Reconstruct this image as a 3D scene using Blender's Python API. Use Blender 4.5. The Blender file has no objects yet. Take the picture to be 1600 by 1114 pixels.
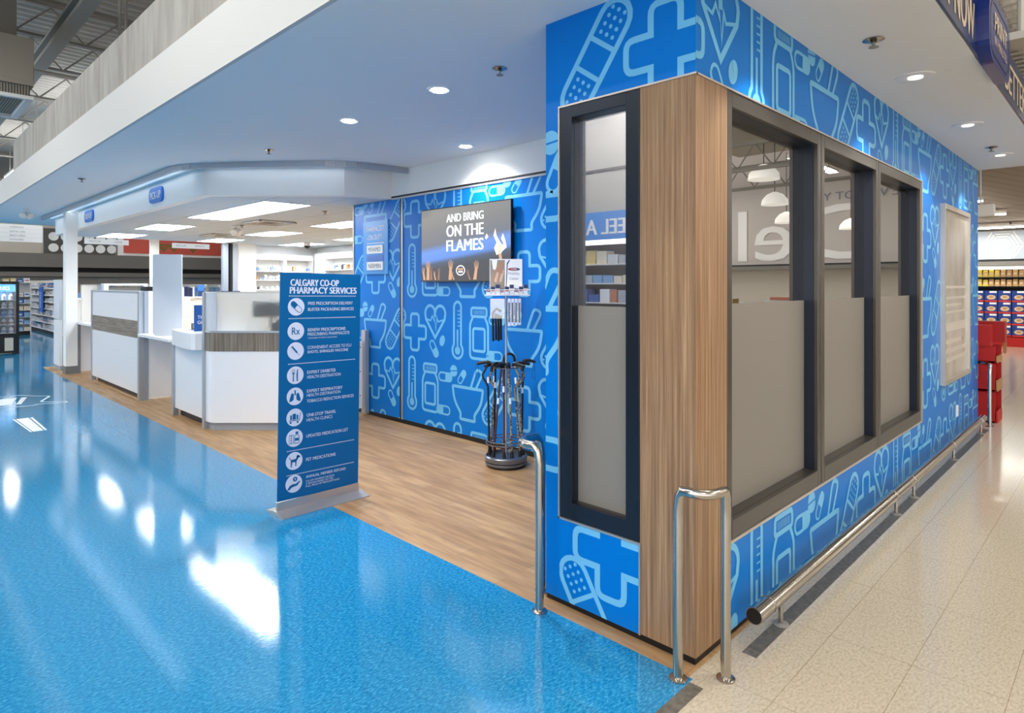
import bpy, math, random
from mathutils import Vector, Matrix
random.seed(7)
S = bpy.context.scene
COL = S.collection
PI = math.pi

# ------------------------------------------------------------------ camera, world, exposure
CAM = (-2.7978, -1.5162, 1.84)
cd = bpy.data.cameras.new('camera'); cam = bpy.data.objects.new('camera', cd); COL.objects.link(cam)
cam.location = CAM
cam.rotation_euler = (PI/2, 0, math.radians(44.62) - PI/2)
cd.sensor_width = 36.0; cd.sensor_fit = 'HORIZONTAL'
cd.lens = 990.0/1600.0*36.0
cd.shift_y = -0.07
cd.clip_end = 200
S.camera = cam
w = bpy.data.worlds.new('world'); S.world = w; w.use_nodes = True
bg = w.node_tree.nodes['Background']
bg.inputs[1].default_value = 1.45
# the unseen store around: cool and bright towards the hall (-x), warmer and dimmer along the aisle
_wn, _wl = w.node_tree.nodes, w.node_tree.links
_tc = _wn.new('ShaderNodeTexCoord'); _sx = _wn.new('ShaderNodeSeparateXYZ'); _wl.new(_tc.outputs['Generated'], _sx.inputs[0])
_mr = _wn.new('ShaderNodeMapRange'); _mr.inputs['From Min'].default_value = 0.25; _mr.inputs['From Max'].default_value = -0.85
_wl.new(_sx.outputs['X'], _mr.inputs['Value'])
_cr = _wn.new('ShaderNodeValToRGB'); _cr.color_ramp.elements[0].color = (0.25, 0.21, 0.17, 1); _cr.color_ramp.elements[1].color = (1.0, 1.0, 1.0, 1)
_wl.new(_mr.outputs['Result'], _cr.inputs['Fac']); _wl.new(_cr.outputs['Color'], bg.inputs[0])
S.view_settings.view_transform = 'Standard'; S.view_settings.look = 'None'
S.view_settings.gamma = 1.0; S.view_settings.use_curve_mapping = False
S.view_settings.exposure = 0.98
try:
    S.cycles.use_denoising = True
    S.cycles.max_bounces = 10; S.cycles.diffuse_bounces = 4; S.cycles.glossy_bounces = 4
    S.cycles.transparent_max_bounces = 16; S.cycles.transmission_bounces = 8
    S.cycles.caustics_reflective = False; S.cycles.caustics_refractive = False
    S.cycles.sample_clamp_indirect = 6.0
except Exception:
    pass

HALL_POWER = 20.0       # ceiling fixtures of the store on the left
AISLE_POWER = 22.0      # ceiling fixtures over the beige aisle on the right

# ------------------------------------------------------------------ materials
def lin(c):
    c = c/255.0
    return c/12.92 if c <= 0.04045 else ((c+0.055)/1.055)**2.4
def rgb(r, g, b): return (lin(r), lin(g), lin(b), 1.0)
MATS = {}
def mat(name, col, rough=0.5, metal=0.0, coat=0.0, emit=None, estr=0.0, alpha=1.0, trans=0.0, spec=0.5, ior=1.45):
    if name in MATS: return MATS[name]
    m = bpy.data.materials.new(name); m.use_nodes = True
    b = m.node_tree.nodes['Principled BSDF']
    b.inputs['Base Color'].default_value = rgb(*col)
    b.inputs['Roughness'].default_value = rough
    b.inputs['Metallic'].default_value = metal
    b.inputs['Coat Weight'].default_value = coat
    b.inputs['Specular IOR Level'].default_value = spec
    b.inputs['IOR'].default_value = ior
    b.inputs['Transmission Weight'].default_value = trans
    b.inputs['Alpha'].default_value = alpha
    if emit:
        b.inputs['Emission Color'].default_value = rgb(*emit); b.inputs['Emission Strength'].default_value = estr
    MATS[name] = m
    return m
def nodes(m): return m.node_tree.nodes, m.node_tree.links, m.node_tree.nodes['Principled BSDF']
def N(m, t, **k):
    n = m.node_tree.nodes.new(t)
    for a, v in k.items(): setattr(n, a, v)
    return n
def pos_scaled(m, sx, sy, sz, rot=(0, 0, 0)):
    g = N(m, 'ShaderNodeNewGeometry'); mp = N(m, 'ShaderNodeMapping')
    mp.inputs['Scale'].default_value = (sx, sy, sz); mp.inputs['Rotation'].default_value = rot
    m.node_tree.links.new(g.outputs['Position'], mp.inputs['Vector'])
    return mp.outputs['Vector']
def noise(m, vec, scale, detail=3.0, rough=0.5):
    n = N(m, 'ShaderNodeTexNoise'); n.inputs['Scale'].default_value = scale
    n.inputs['Detail'].default_value = detail; n.inputs['Roughness'].default_value = rough
    m.node_tree.links.new(vec, n.inputs['Vector']); return n.outputs['Fac']
def ramp(m, fac, stops):
    r = N(m, 'ShaderNodeValToRGB'); e = r.color_ramp.elements
    while len(e) < len(stops): e.new(0.5)
    for i, (p, c) in enumerate(stops): e[i].position = p; e[i].color = rgb(*c)
    m.node_tree.links.new(fac, r.inputs['Fac']); return r.outputs['Color']
def mul(m, a, b, fac=1.0):
    x = N(m, 'ShaderNodeMix', data_type='RGBA', blend_type='MULTIPLY'); x.inputs['Factor'].default_value = fac
    m.node_tree.links.new(a, x.inputs['A']); m.node_tree.links.new(b, x.inputs['B']); return x.outputs['Result']
def bump(m, fac, strength, dist=0.01):
    b = N(m, 'ShaderNodeBump'); b.inputs['Strength'].default_value = strength; b.inputs['Distance'].default_value = dist
    m.node_tree.links.new(fac, b.inputs['Height'])
    m.node_tree.links.new(b.outputs['Normal'], m.node_tree.nodes['Principled BSDF'].inputs['Normal'])
def grid_lines(m, vec, bw, bh, mortar, c1, c2, off=0.0):
    t = N(m, 'ShaderNodeTexBrick', offset=off, squash=1.0)
    t.inputs['Color1'].default_value = rgb(*c1); t.inputs['Color2'].default_value = rgb(*c1); t.inputs['Mortar'].default_value = rgb(*c2)
    t.inputs['Scale'].default_value = 1.0; t.inputs['Mortar Size'].default_value = mortar
    t.inputs['Brick Width'].default_value = bw; t.inputs['Row Height'].default_value = bh; t.inputs['Mortar Smooth'].default_value = 0.0
    m.node_tree.links.new(vec, t.inputs['Vector']); return t.outputs['Color']

# blue speckled vinyl
blue_floor = mat("blue_vinyl", (30, 150, 215), 0.065, coat=0.0, spec=0.8)
v = pos_scaled(blue_floor, 1, 2.2, 1, (0, 0, 0.5))
f1 = noise(blue_floor, v, 42, 4, 0.7)
c1 = ramp(blue_floor, f1, [(0.30, (10, 100, 152)), (0.48, (28, 128, 180)), (0.60, (58, 150, 196)), (0.76, (90, 170, 208))])
gl = grid_lines(blue_floor, pos_scaled(blue_floor, 1, 1, 1), 0.61, 0.61, 0.0016, (255, 255, 255), (205, 222, 235))
blue_floor.node_tree.links.new(mul(blue_floor, c1, gl), blue_floor.node_tree.nodes['Principled BSDF'].inputs['Base Color'])
bump(blue_floor, noise(blue_floor, pos_scaled(blue_floor, 1, 3.0, 1), 14, 5, 0.65), 0.07, 0.004)
# beige speckled vinyl
beige_floor = mat('beige_vinyl', (190, 180, 162), 0.14, spec=0.6)
f1 = noise(beige_floor, pos_scaled(beige_floor, 1, 2.0, 1, (0, 0, 0.4)), 42, 4, 0.7)
c1 = ramp(beige_floor, f1, [(0.3, (168, 156, 136)), (0.5, (192, 181, 162)), (0.7, (207, 197, 179))])
gl = grid_lines(beige_floor, pos_scaled(beige_floor, 1, 1, 1), 0.74, 0.37, 0.0014, (255, 255, 255), (200, 192, 180))
beige_floor.node_tree.links.new(mul(beige_floor, c1, gl), beige_floor.node_tree.nodes['Principled BSDF'].inputs['Base Color'])
bump(beige_floor, noise(beige_floor, pos_scaled(beige_floor, 1, 1, 1), 8, 3), 0.04, 0.006)
# wood plank vinyl
wood_floor = mat('plank_vinyl', (178, 142, 100), 0.42)
f1 = noise(wood_floor, pos_scaled(wood_floor, 8, 0.8, 1), 2.2, 7, 0.6)
c1 = ramp(wood_floor, f1, [(0.25, (146, 114, 80)), (0.45, (172, 138, 99)), (0.6, (190, 156, 114)), (0.78, (206, 174, 132))])
t = N(wood_floor, 'ShaderNodeTexBrick', offset=0.37)
t.inputs['Color1'].default_value = rgb(255, 255, 255); t.inputs['Color2'].default_value = rgb(236, 230, 222); t.inputs['Mortar'].default_value = rgb(190, 176, 160)
t.inputs['Scale'].default_value = 1; t.inputs['Mortar Size'].default_value = 0.0015; t.inputs['Brick Width'].default_value = 1.3; t.inputs['Row Height'].default_value = 0.17
wood_floor.node_tree.links.new(pos_scaled(wood_floor, 1, 1, 1, (0, 0, PI/2)), t.inputs['Vector'])
wood_floor.node_tree.links.new(mul(wood_floor, c1, t.outputs['Color']), wood_floor.node_tree.nodes['Principled BSDF'].inputs['Base Color'])
dark_vinyl = mat('dark_vinyl', (84, 82, 80), 0.42, spec=0.3)
ink = ramp(dark_vinyl, noise(dark_vinyl, pos_scaled(dark_vinyl, 1, 1, 1), 30), [(0.3, (88, 84, 78)), (0.7, (118, 113, 105))])
dark_vinyl.node_tree.links.new(ink, dark_vinyl.node_tree.nodes['Principled BSDF'].inputs['Base Color'])
# corner cladding, vertical grain
wood_clad = mat('walnut_laminate', (150, 118, 86), 0.42)
fa = noise(wood_clad, pos_scaled(wood_clad, 60, 60, 0.9), 1.0, 5, 0.7)
c1 = ramp(wood_clad, fa, [(0.22, (92, 66, 44)), (0.42, (132, 101, 74)), (0.56, (155, 124, 94)), (0.68, (182, 150, 116)), (0.8, (126, 96, 68))])
wood_clad.node_tree.links.new(c1, wood_clad.node_tree.nodes['Principled BSDF'].inputs['Base Color'])
# grey-brown counter laminate (vertical grain) and the horizontal one
def laminate(name, sx, sy, sz):
    m = mat(name, (120, 112, 102), 0.5)
    c = ramp(m, noise(m, pos_scaled(m, sx, sy, sz), 1.0, 4, 0.65), [(0.28, (86, 76, 66)), (0.5, (126, 116, 104)), (0.72, (160, 150, 138))])
    m.node_tree.links.new(c, m.node_tree.nodes['Principled BSDF'].inputs['Base Color']); return m
lam_h = laminate('grey_laminate_h', 2, 2, 45)
lam_v = laminate('grey_laminate_v', 36, 36, 0.8)
mural_blue = mat('mural_blue', (0, 116, 206), 0.34, spec=0.2)
mural_icon = mat('mural_icon', (112, 188, 232), 0.34, spec=0.2)
white_paint = mat('white_paint', (236, 236, 234), 0.6)
ceil_paint = mat('ceiling_paint', (236, 236, 236), 0.7)
fascia_paint = mat('fascia_paint', (198, 198, 196), 0.6)
wall_white = mat('wall_white', (232, 231, 227), 0.6)
room_grey = mat('room_grey', (196, 192, 188), 0.8)
concrete = mat('concrete_panel', (190, 186, 178), 0.75)
c1 = ramp(concrete, noise(concrete, pos_scaled(concrete, 5, 5, 0.7), 1.6, 6, 0.6), [(0.3, (134, 131, 124)), (0.5, (152, 149, 143)), (0.7, (166, 163, 157))])
concrete.node_tree.links.new(c1, concrete.node_tree.nodes['Principled BSDF'].inputs['Base Color'])
tile_ceiling = mat('ceiling_tile', (214, 212, 206), 0.8)
mp = N(tile_ceiling, 'ShaderNodeMapping'); g = N(tile_ceiling, 'ShaderNodeNewGeometry')
mp.inputs['Location'].default_value = (-0.245, -0.79, 0)
tile_ceiling.node_tree.links.new(g.outputs['Position'], mp.inputs['Vector'])
gl = grid_lines(tile_ceiling, mp.outputs['Vector'], 0.755, 1.55, 0.012, (196, 206, 214), (164, 174, 182))
tile_ceiling.node_tree.links.new(gl, tile_ceiling.node_tree.nodes['Principled BSDF'].inputs['Base Color'])
frame_dark = mat('frame_dark', (46, 52, 62), 0.28, 0.65)
frame_bronze = mat('frame_bronze', (86, 82, 78), 0.3, 0.6)
reveal_dark = mat('reveal_navy', (30, 38, 54), 0.32, 0.1)
trim_alu = mat('trim_aluminium', (205, 198, 190), 0.35, 0.8)
steel = mat('brushed_steel', (186, 180, 172), 0.17, 1.0)
alu = mat('satin_aluminium', (176, 182, 190), 0.38, 0.6)
grey_plastic = mat('grey_plastic', (150, 158, 170), 0.45)
black = mat('black', (14, 14, 16), 0.45)
black_gloss = mat('black_gloss', (10, 10, 12), 0.15)
white_gloss = mat('white_laminate', (232, 234, 238), 0.3)
white_plastic = mat('white_plastic', (238, 238, 238), 0.4)
off_white = mat('off_white', (222, 219, 212), 0.5)
lens_glow = mat('lamp_lens', (255, 255, 255), 0.5, emit=(255, 252, 245), estr=26.0)
lens_dim = mat('lamp_lens_dim', (255, 255, 255), 0.5, emit=(255, 246, 230), estr=0.7)
panel_glow = mat('panel_lens', (255, 255, 255), 0.5, emit=(240, 248, 255), estr=10.0)
strip_glow = mat('strip_lens', (255, 255, 255), 0.5, emit=(255, 250, 240), estr=14.0)
dark_steel = mat('roof_steel', (150, 147, 140), 0.6)
roof_mat = mat('roof_deck', (178, 175, 168), 0.8)
duct_mat = mat('duct_beige', (150, 142, 130), 0.5)
grille_mat = mat('grille', (96, 92, 84), 0.6)
c1 = grid_lines(grille_mat, pos_scaled(grille_mat, 1, 1, 1, (PI/2, 0, 0)), 0.04, 0.5, 0.012, (60, 58, 54), (140, 136, 126))
grille_mat.node_tree.links.new(c1, grille_mat.node_tree.nodes['Principled BSDF'].inputs['Base Color'])
taupe_band = mat('taupe_band', (112, 108, 102), 0.7)
dark_band = mat('dark_band', (32, 34, 40), 0.5)
beige_panel = mat('beige_panel', (196, 189, 178), 0.7)
red_panel = mat('red_panel', (208, 88, 74), 0.6)
banner_blue = mat('banner_blue', (0, 94, 150), 0.5, spec=0.3)
banner_white = mat('banner_print', (205, 212, 230), 0.5)
label_white = mat('label_white', (240, 240, 240), 0.5)
text_navy = mat('text_navy', (40, 56, 96), 0.5)
text_grey = mat('text_grey', (130, 134, 150), 0.5)
badge_blue = mat('badge_blue', (28, 116, 206), 0.35)
navy = mat('navy_sign', (22, 38, 78), 0.22, spec=0.6)
navy_deep = mat('navy_deep', (8, 36, 110), 0.18, spec=0.6)
tan_text = mat('tan_letter', (176, 160, 134), 0.4)
soft_plate = mat('duty_plate', (66, 152, 222), 0.35)
red_card = mat('red_card', (176, 22, 20), 0.55)
brown_card = mat('brown_card', (170, 126, 78), 0.7)
decal_white = mat('decal_white', (228, 238, 248), 0.3)

def glass_mix(name, refl, tint, rough=0.0, rcol=(1, 1, 1, 1)):
    m = bpy.data.materials.new(name); m.use_nodes = True
    nt = m.node_tree; nt.nodes.clear()
    o = nt.nodes.new('ShaderNodeOutputMaterial'); mx = nt.nodes.new('ShaderNodeMixShader')
    tr = nt.nodes.new('ShaderNodeBsdfTransparent'); gl = nt.nodes.new('ShaderNodeBsdfGlossy')
    tr.inputs[0].default_value = tint; gl.inputs['Roughness'].default_value = rough; gl.inputs['Color'].default_value = rcol
    fr = nt.nodes.new('ShaderNodeFresnel'); fr.inputs[0].default_value = 1.5
    ad = nt.nodes.new('ShaderNodeMath'); ad.operation = 'MAXIMUM'; ad.inputs[1].default_value = refl
    nt.links.new(fr.outputs[0], ad.inputs[0]); nt.links.new(ad.outputs[0], mx.inputs[0])
    nt.links.new(tr.outputs[0], mx.inputs[1]); nt.links.new(gl.outputs[0], mx.inputs[2]); nt.links.new(mx.outputs[0], o.inputs[0])
    MATS[name] = m; return m
pane_glass = glass_mix('pane_glass', 0.48, (0.85, 0.85, 0.86, 1))
clear_glass = glass_mix('clear_glass', 0.08, (0.96, 0.98, 1.0, 1))
bag_film = glass_mix('bag_film', 0.22, (0.85, 0.87, 0.9, 1), 0.2)
frost = mat('frosted_film', (168, 163, 156), 0.42, spec=0.5)
nt = frost.node_tree; bs = nt.nodes['Principled BSDF']; out = [n for n in nt.nodes if n.type == 'OUTPUT_MATERIAL'][0]
tl = nt.nodes.new('ShaderNodeBsdfTranslucent'); tl.inputs[0].default_value = rgb(214, 208, 200)
mx = nt.nodes.new('ShaderNodeMixShader'); mx.inputs[0].default_value = 0.45
nt.links.new(bs.outputs[0], mx.inputs[1]); nt.links.new(tl.outputs[0], mx.inputs[2]); nt.links.new(mx.outputs[0], out.inputs[0])
frost_clear = mat('frosted_glass', (236, 238, 236), 0.5, trans=0.85, ior=1.2)
screen_plastic = mat('screen_plastic', (200, 206, 214), 0.5)

# ------------------------------------------------------------------ mesh builder
class MB:
    def __init__(s): s.v = []; s.f = []; s.mi = []; s.m = []
    def mid(s, m):
        if m not in s.m: s.m.append(m)
        return s.m.index(m)
    def face(s, pts, m):
        k = len(s.v); s.v += [tuple(p) for p in pts]; s.f.append(tuple(range(k, k+len(pts)))); s.mi.append(s.mid(m)); return s
    def add(s, vs, fs, m):
        k = len(s.v); s.v += [tuple(p) for p in vs]; i = s.mid(m)
        for f in fs: s.f.append(tuple(a+k for a in f)); s.mi.append(i)
        return s
    def box(s, x0, x1, y0, y1, z0, z1, m):
        x0, x1 = min(x0, x1), max(x0, x1); y0, y1 = min(y0, y1), max(y0, y1); z0, z1 = min(z0, z1), max(z0, z1)
        v = [(x0,y0,z0),(x1,y0,z0),(x1,y1,z0),(x0,y1,z0),(x0,y0,z1),(x1,y0,z1),(x1,y1,z1),(x0,y1,z1)]
        return s.add(v, [(0,3,2,1),(4,5,6,7),(0,1,5,4),(1,2,6,5),(2,3,7,6),(3,0,4,7)], m)
    def obox(s, a, b, th, z0, z1, m):      # upright slab between plan points a and b, thickness th centred
        a = Vector(a); b = Vector(b); d = (b-a).normalized(); n = Vector((-d.y, d.x))*th/2
        return s.prism([a-n, b-n, b+n, a+n], z0, z1, m)
    def prism(s, poly, z0, z1, m):         # plan polygon, counter-clockwise
        n = len(poly); v = [(p[0], p[1], z0) for p in poly]+[(p[0], p[1], z1) for p in poly]
        f = [tuple(range(n-1, -1, -1)), tuple(range(n, 2*n))]+[(i, (i+1) % n, n+(i+1) % n, n+i) for i in range(n)]
        return s.add(v, f, m)
    def slab_yz(s, poly, x0, x1, m):       # polygon in (y,z), extruded along x
        n = len(poly); v = [(x0, p[0], p[1]) for p in poly]+[(x1, p[0], p[1]) for p in poly]
        f = [tuple(range(n-1, -1, -1)), tuple(range(n, 2*n))]+[(i, (i+1) % n, n+(i+1) % n, n+i) for i in range(n)]
        return s.add(v, f, m)
    def tube(s, pts, r, m, seg=10, cap=True):
        pts = [Vector(p) for p in pts]; n = len(pts); rs = r if isinstance(r, (list, tuple)) else [r]*n
        rings = []; up = None
        for i, p in enumerate(pts):
            d = (pts[min(i+1, n-1)]-pts[max(i-1, 0)]).normalized()
            if up is None:
                up = Vector((0, 0, 1)) if abs(d.z) < 0.9 else Vector((1, 0, 0))
            a = d.cross(up).normalized(); b = a.cross(d).normalized(); up = b
            rings.append([p+(a*math.cos(2*PI*j/seg)+b*math.sin(2*PI*j/seg))*rs[i] for j in range(seg)])
        v = [q for r_ in rings for q in r_]; f = []
        for i in range(n-1):
            for j in range(seg):
                f.append((i*seg+j, i*seg+(j+1) % seg, (i+1)*seg+(j+1) % seg, (i+1)*seg+j))
        if cap: f.append(tuple(range(seg-1, -1, -1))); f.append(tuple((n-1)*seg+j for j in range(seg)))
        return s.add(v, f, m)
    def lathe(s, prof, c, m, seg=24):      # (r,z) profile about a vertical axis at c
        v = []; f = []
        for (r, z) in prof:
            for j in range(seg): a = 2*PI*j/seg; v.append((c[0]+r*math.cos(a), c[1]+r*math.sin(a), c[2]+z))
        for i in range(len(prof)-1):
            for j in range(seg): f.append((i*seg+j, i*seg+(j+1) % seg, (i+1)*seg+(j+1) % seg, (i+1)*seg+j))
        f.append(tuple(range(seg-1, -1, -1))); f.append(tuple((len(prof)-1)*seg+j for j in range(seg)))
        return s.add(v, f, m)
    def build(s, name, parent=None, smooth=False, bevel=0.0):
        me = bpy.data.meshes.new(name)
        if parent is not None: L = Vector(parent['_w'])
        else:
            xs = [p[0] for p in s.v]; ys = [p[1] for p in s.v]; zs = [p[2] for p in s.v]
            L = Vector(((min(xs)+max(xs))/2, (min(ys)+max(ys))/2, min(zs)))
        me.from_pydata([(p[0]-L.x, p[1]-L.y, p[2]-L.z) for p in s.v], [], s.f)
        for m in s.m: me.materials.append(m)
        me.polygons.foreach_set('material_index', s.mi)
        if smooth:
            me.polygons.foreach_set('use_smooth', [True]*len(me.polygons))
            try: me.set_sharp_from_angle(angle=math.radians(40))
            except Exception: pass
        me.update()
        o = bpy.data.objects.new(name, me); COL.objects.link(o)
        if parent is not None: o.parent = parent; o['_w'] = tuple(L)
        else: o.location = L; o['_w'] = tuple(L)
        if bevel:
            b = o.modifiers.new('bevel', 'BEVEL'); b.width = bevel; b.segments = 2; b.limit_method = 'ANGLE'
        return o
def tag(o, label, cat, group=None, kind=None):
    o['label'] = label; o['category'] = cat
    if group: o['group'] = group
    if kind: o['kind'] = kind
    return o
def thing(name, label, cat, loc, group=None):
    o = bpy.data.objects.new(name, None); COL.objects.link(o); o.location = loc; o['_w'] = tuple(loc)
    o.empty_display_size = 0.1
    return tag(o, label, cat, group)
def struct(o, label=None):
    o['kind'] = 'structure'
    if label: o['label'] = label
    return o
def sthing(name, loc, label=None):
    o = bpy.data.objects.new(name, None); COL.objects.link(o); o.location = loc; o['_w'] = tuple(loc)
    return struct(o, label)
def copy_tree(o, delta, label=None, group=None):
    c = o.copy(); COL.objects.link(c); c.location = o.location+Vector(delta)
    if label: c['label'] = label
    if group: c['group'] = group
    for ch in [q for q in list(COL.objects) if q.parent is o]:
        d = ch.copy(); COL.objects.link(d); d.parent = c
        for gc in [q for q in list(COL.objects) if q.parent is ch]:
            e = gc.copy(); COL.objects.link(e); e.parent = d
    return c

# ------------------------------------------------------------------ text as mesh
_tcache = {}
def text2d(s, bold=0.0):
    key = (s, bold)
    if key in _tcache: return _tcache[key]
    cu = bpy.data.curves.new('t', 'FONT'); cu.body = s; cu.size = 1.0; cu.offset = bold; cu.resolution_u = 3
    o = bpy.data.objects.new('t', cu); COL.objects.link(o)
    dg = bpy.context.evaluated_depsgraph_get()
    me = bpy.data.meshes.new_from_object(o.evaluated_get(dg))
    vs = [(p.co.x, p.co.y) for p in me.vertices]; fs = [tuple(p.vertices) for p in me.polygons]
    bpy.data.objects.remove(o); bpy.data.curves.remove(cu); bpy.data.meshes.remove(me)
    x0 = min(p[0] for p in vs); x1 = max(p[0] for p in vs); y0 = min(p[1] for p in vs); y1 = max(p[1] for p in vs)
    vs = [(p[0]-x0, p[1]-y0) for p in vs]
    _tcache[key] = (vs, fs, x1-x0, y1-y0); return _tcache[key]
class Plane:      # 2D frame on a surface: origin, u direction, v direction, outward normal
    def __init__(s, o, u, v, n): s.o = Vector(o); s.u = Vector(u); s.v = Vector(v); s.n = Vector(n)
    def p(s, a, b, h=0.0): return tuple(s.o+s.u*a+s.v*b+s.n*h)
def put_text(mb, pl, s, x, y, h, m, w=None, bold=0.0, lift=0.0012, align='l'):
    vs, fs, tw, th = text2d(s, 0.0)
    e = bold*h*1.3                       # heavier strokes: overprinted copies a hair apart
    sy = h/th; sx = ((w-2*e)/tw) if w else sy
    W = tw*sx; ox = x-(W/2 if align == 'c' else (W if align == 'r' else -e))
    for k, dx in enumerate((0.0, -e, e) if bold > 0 else (0.0,)):
        mb.add([pl.p(ox+dx+a*sx, y+b*sy, lift+0.0002*k) for a, b in vs], fs, m)
def poly2(mb, pl, pts, m, lift=0.001): mb.face([pl.p(a, b, lift) for a, b in pts], m)
def rect2(mb, pl, x0, y0, x1, y1, m, lift=0.001): poly2(mb, pl, [(x0, y0), (x1, y0), (x1, y1), (x0, y1)], m, lift)
def circle(cx, cy, rx, ry=None, n=20, a0=0, a1=2*PI, full=True):
    ry = ry if ry is not None else rx
    k = n if full else n+1
    return [(cx+rx*math.cos(a0+(a1-a0)*i/n), cy+ry*math.sin(a0+(a1-a0)*i/n)) for i in range(k)]

# ------------------------------------------------------------------ mural pictograms (2D faces, clipped to panels)
def rounded(pts, rs, seg=4, closed=True):
    out = []; n = len(pts)
    for i, p in enumerate(pts):
        r = rs[i] if isinstance(rs, list) else rs
        if r <= 0 or (not closed and i in (0, n-1)): out.append(p); continue
        P = Vector(p); A = Vector(pts[i-1]); B = Vector(pts[(i+1) % n])
        da = (A-P).normalized(); db = (B-P).normalized()
        rr = min(r, (A-P).length*0.49, (B-P).length*0.49)
        s = P+da*rr; e = P+db*rr
        for k in range(seg+1):
            t = k/seg; q = s*(1-t)**2+P*2*t*(1-t)+e*t*t; out.append((q.x, q.y))
    return out
def stroke(pts, wd, closed=True):
    n = len(pts); L = []; R = []
    for i in range(n):
        P = Vector(pts[i]); A = Vector(pts[i-1]) if (closed or i > 0) else None; B = Vector(pts[(i+1) % n]) if (closed or i < n-1) else None
        if A is not None and (P-A).length < 1e-7: A = Vector(pts[i-2])
        d1 = (P-A).normalized() if A is not None else None; d2 = (B-P).normalized() if B is not None else None
        if d1 is None or d1.length == 0: d1 = d2
        if d2 is None or d2.length == 0: d2 = d1
        n1 = Vector((-d1.y, d1.x)); n2 = Vector((-d2.y, d2.x)); m = n1+n2
        if m.length < 1e-4: m = n1.copy()
        m.normalize(); k = 1/max(m.dot(n1), 0.35)
        L.append(P+m*k*wd/2); R.append(P-m*k*wd/2)
    f = []
    for i in range(n if closed else n-1):
        j = (i+1) % n; f.append([tuple(R[i]), tuple(R[j]), tuple(L[j]), tuple(L[i])])
    return f
def fill(pts):
    c = (sum(p[0] for p in pts)/len(pts), sum(p[1] for p in pts)/len(pts)); n = len(pts)
    return [[c, pts[i], pts[(i+1) % n]] for i in range(n)]
def rot(faces, a, dx=0, dy=0, sc=1.0):
    ca, sa = math.cos(a), math.sin(a)
    return [[(dx+sc*(p[0]*ca-p[1]*sa), dy+sc*(p[0]*sa+p[1]*ca)) for p in f] for f in faces]
SW = 0.036
def ic_cross():
    a, L = 0.085, 0.235
    p = [(-a,-L),(a,-L),(a,-a),(L,-a),(L,a),(a,a),(a,L),(-a,L),(-a,a),(-L,a),(-L,-a),(-a,-a)]
    r = [.05,.05,0,.05,.05,0,.05,.05,0,.05,.05,0]
    return stroke(rounded(p, r), SW)
def ic_heart():
    pts = []
    for i in range(12): a = PI*(1.0-i/11*1.08); pts.append((-0.1+0.1*math.cos(a), 0.1+0.1*math.sin(a)))
    for i in range(12): a = PI*(1.08-i/11*1.08)-0.0; pts.append((0.1+0.1*math.cos(a), 0.1+0.1*math.sin(a)))
    pts += [(0.185, 0.03), (0.0, -0.2), (-0.185, 0.03)]
    f = stroke(pts, SW)
    f += stroke([(-0.18, 0.03), (-0.09, 0.01), (-0.055, 0.07), (-0.01, 0.0), (-0.03, 0.15), (0.01, -0.11), (0.035, 0.05), (0.06, 0.0), (0.18, 0.03)], 0.02, False)
    return f
def ic_thermo():
    f = stroke([(-0.065, -0.16)]+circle(0, 0.29, 0.065, 0.065, 8, PI, 0, False)+[(0.065, -0.16)]+circle(0, -0.23, 0.095, 0.095, 12, 0.75, -PI-0.75, False), SW*0.9)
    f += fill(circle(0, -0.23, 0.05, n=14)); f += fill([(-0.014, -0.2), (0.014, -0.2), (0.014, 0.02), (-0.014, 0.02)])
    for k in range(5): f += fill([(0.0, 0.06+k*0.045), (0.045, 0.06+k*0.045), (0.045, 0.072+k*0.045), (0.0, 0.072+k*0.045)])
    return f
def ic_bottle():
    f = stroke(rounded([(-0.13, 0.19), (0.13, 0.19), (0.13, 0.29), (-0.13, 0.29)], 0.03), SW*0.9)
    for k in range(9): x = -0.085+k*0.021; f += fill([(x, 0.215), (x+0.009, 0.215), (x+0.009, 0.262), (x, 0.262)])
    f += stroke(rounded([(-0.1, 0.185), (-0.155, 0.10), (-0.155, -0.30), (0.155, -0.30), (0.155, 0.10), (0.1, 0.185)], [0, .05, .06, .06, .05, 0], closed=False), SW*0.9, False)
    f += stroke(rounded([(-0.1, -0.21), (0.1, -0.21), (0.1, 0.05), (-0.1, 0.05)], 0.03), SW*0.9)
    return f
def ic_mortar():
    f = stroke(rounded([(-0.27, 0.12), (0.27, 0.12), (0.24, -0.05), (0.12, -0.19), (0.13, -0.26), (-0.13, -0.26), (-0.12, -0.19), (-0.24, -0.05)], [.02, .02, .08, .03, .02, .02, .03, .08]), SW)
    f += stroke(rounded([(0.06, 0.13), (0.16, 0.36), (0.27, 0.32), (0.15, 0.13)], [0, .09, .09, 0], closed=False), SW*0.9, False)
    return f
def ic_capsule(sc=1.0, dx=0, dy=0, a=0.0):
    r = 0.05; L = 0.075
    f = stroke([(0, r), (-L, r)]+circle(-L, 0, r, r, 8, PI/2, 3*PI/2, False)+[(0, -r)], 0.022, False)
    f += fill([(0, -r-.01), (L, -r-.01)]+circle(L, 0, r+.01, r+.01, 8, -PI/2, PI/2, False)+[(0, r+.01)])
    return rot(f, a, dx, dy, sc)
def ic_round(dx, dy, r=0.065):
    f = fill(circle(0, 0.006, r, r, 10, 0, PI, False)); f += fill(circle(0, -0.006, r, r, 10, PI, 2*PI, False))
    return rot(f, 0.1, dx, dy)
def ic_oval(dx, dy): return rot(fill(circle(0, 0, 0.05, 0.07, 16)), -0.4, dx, dy)
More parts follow.
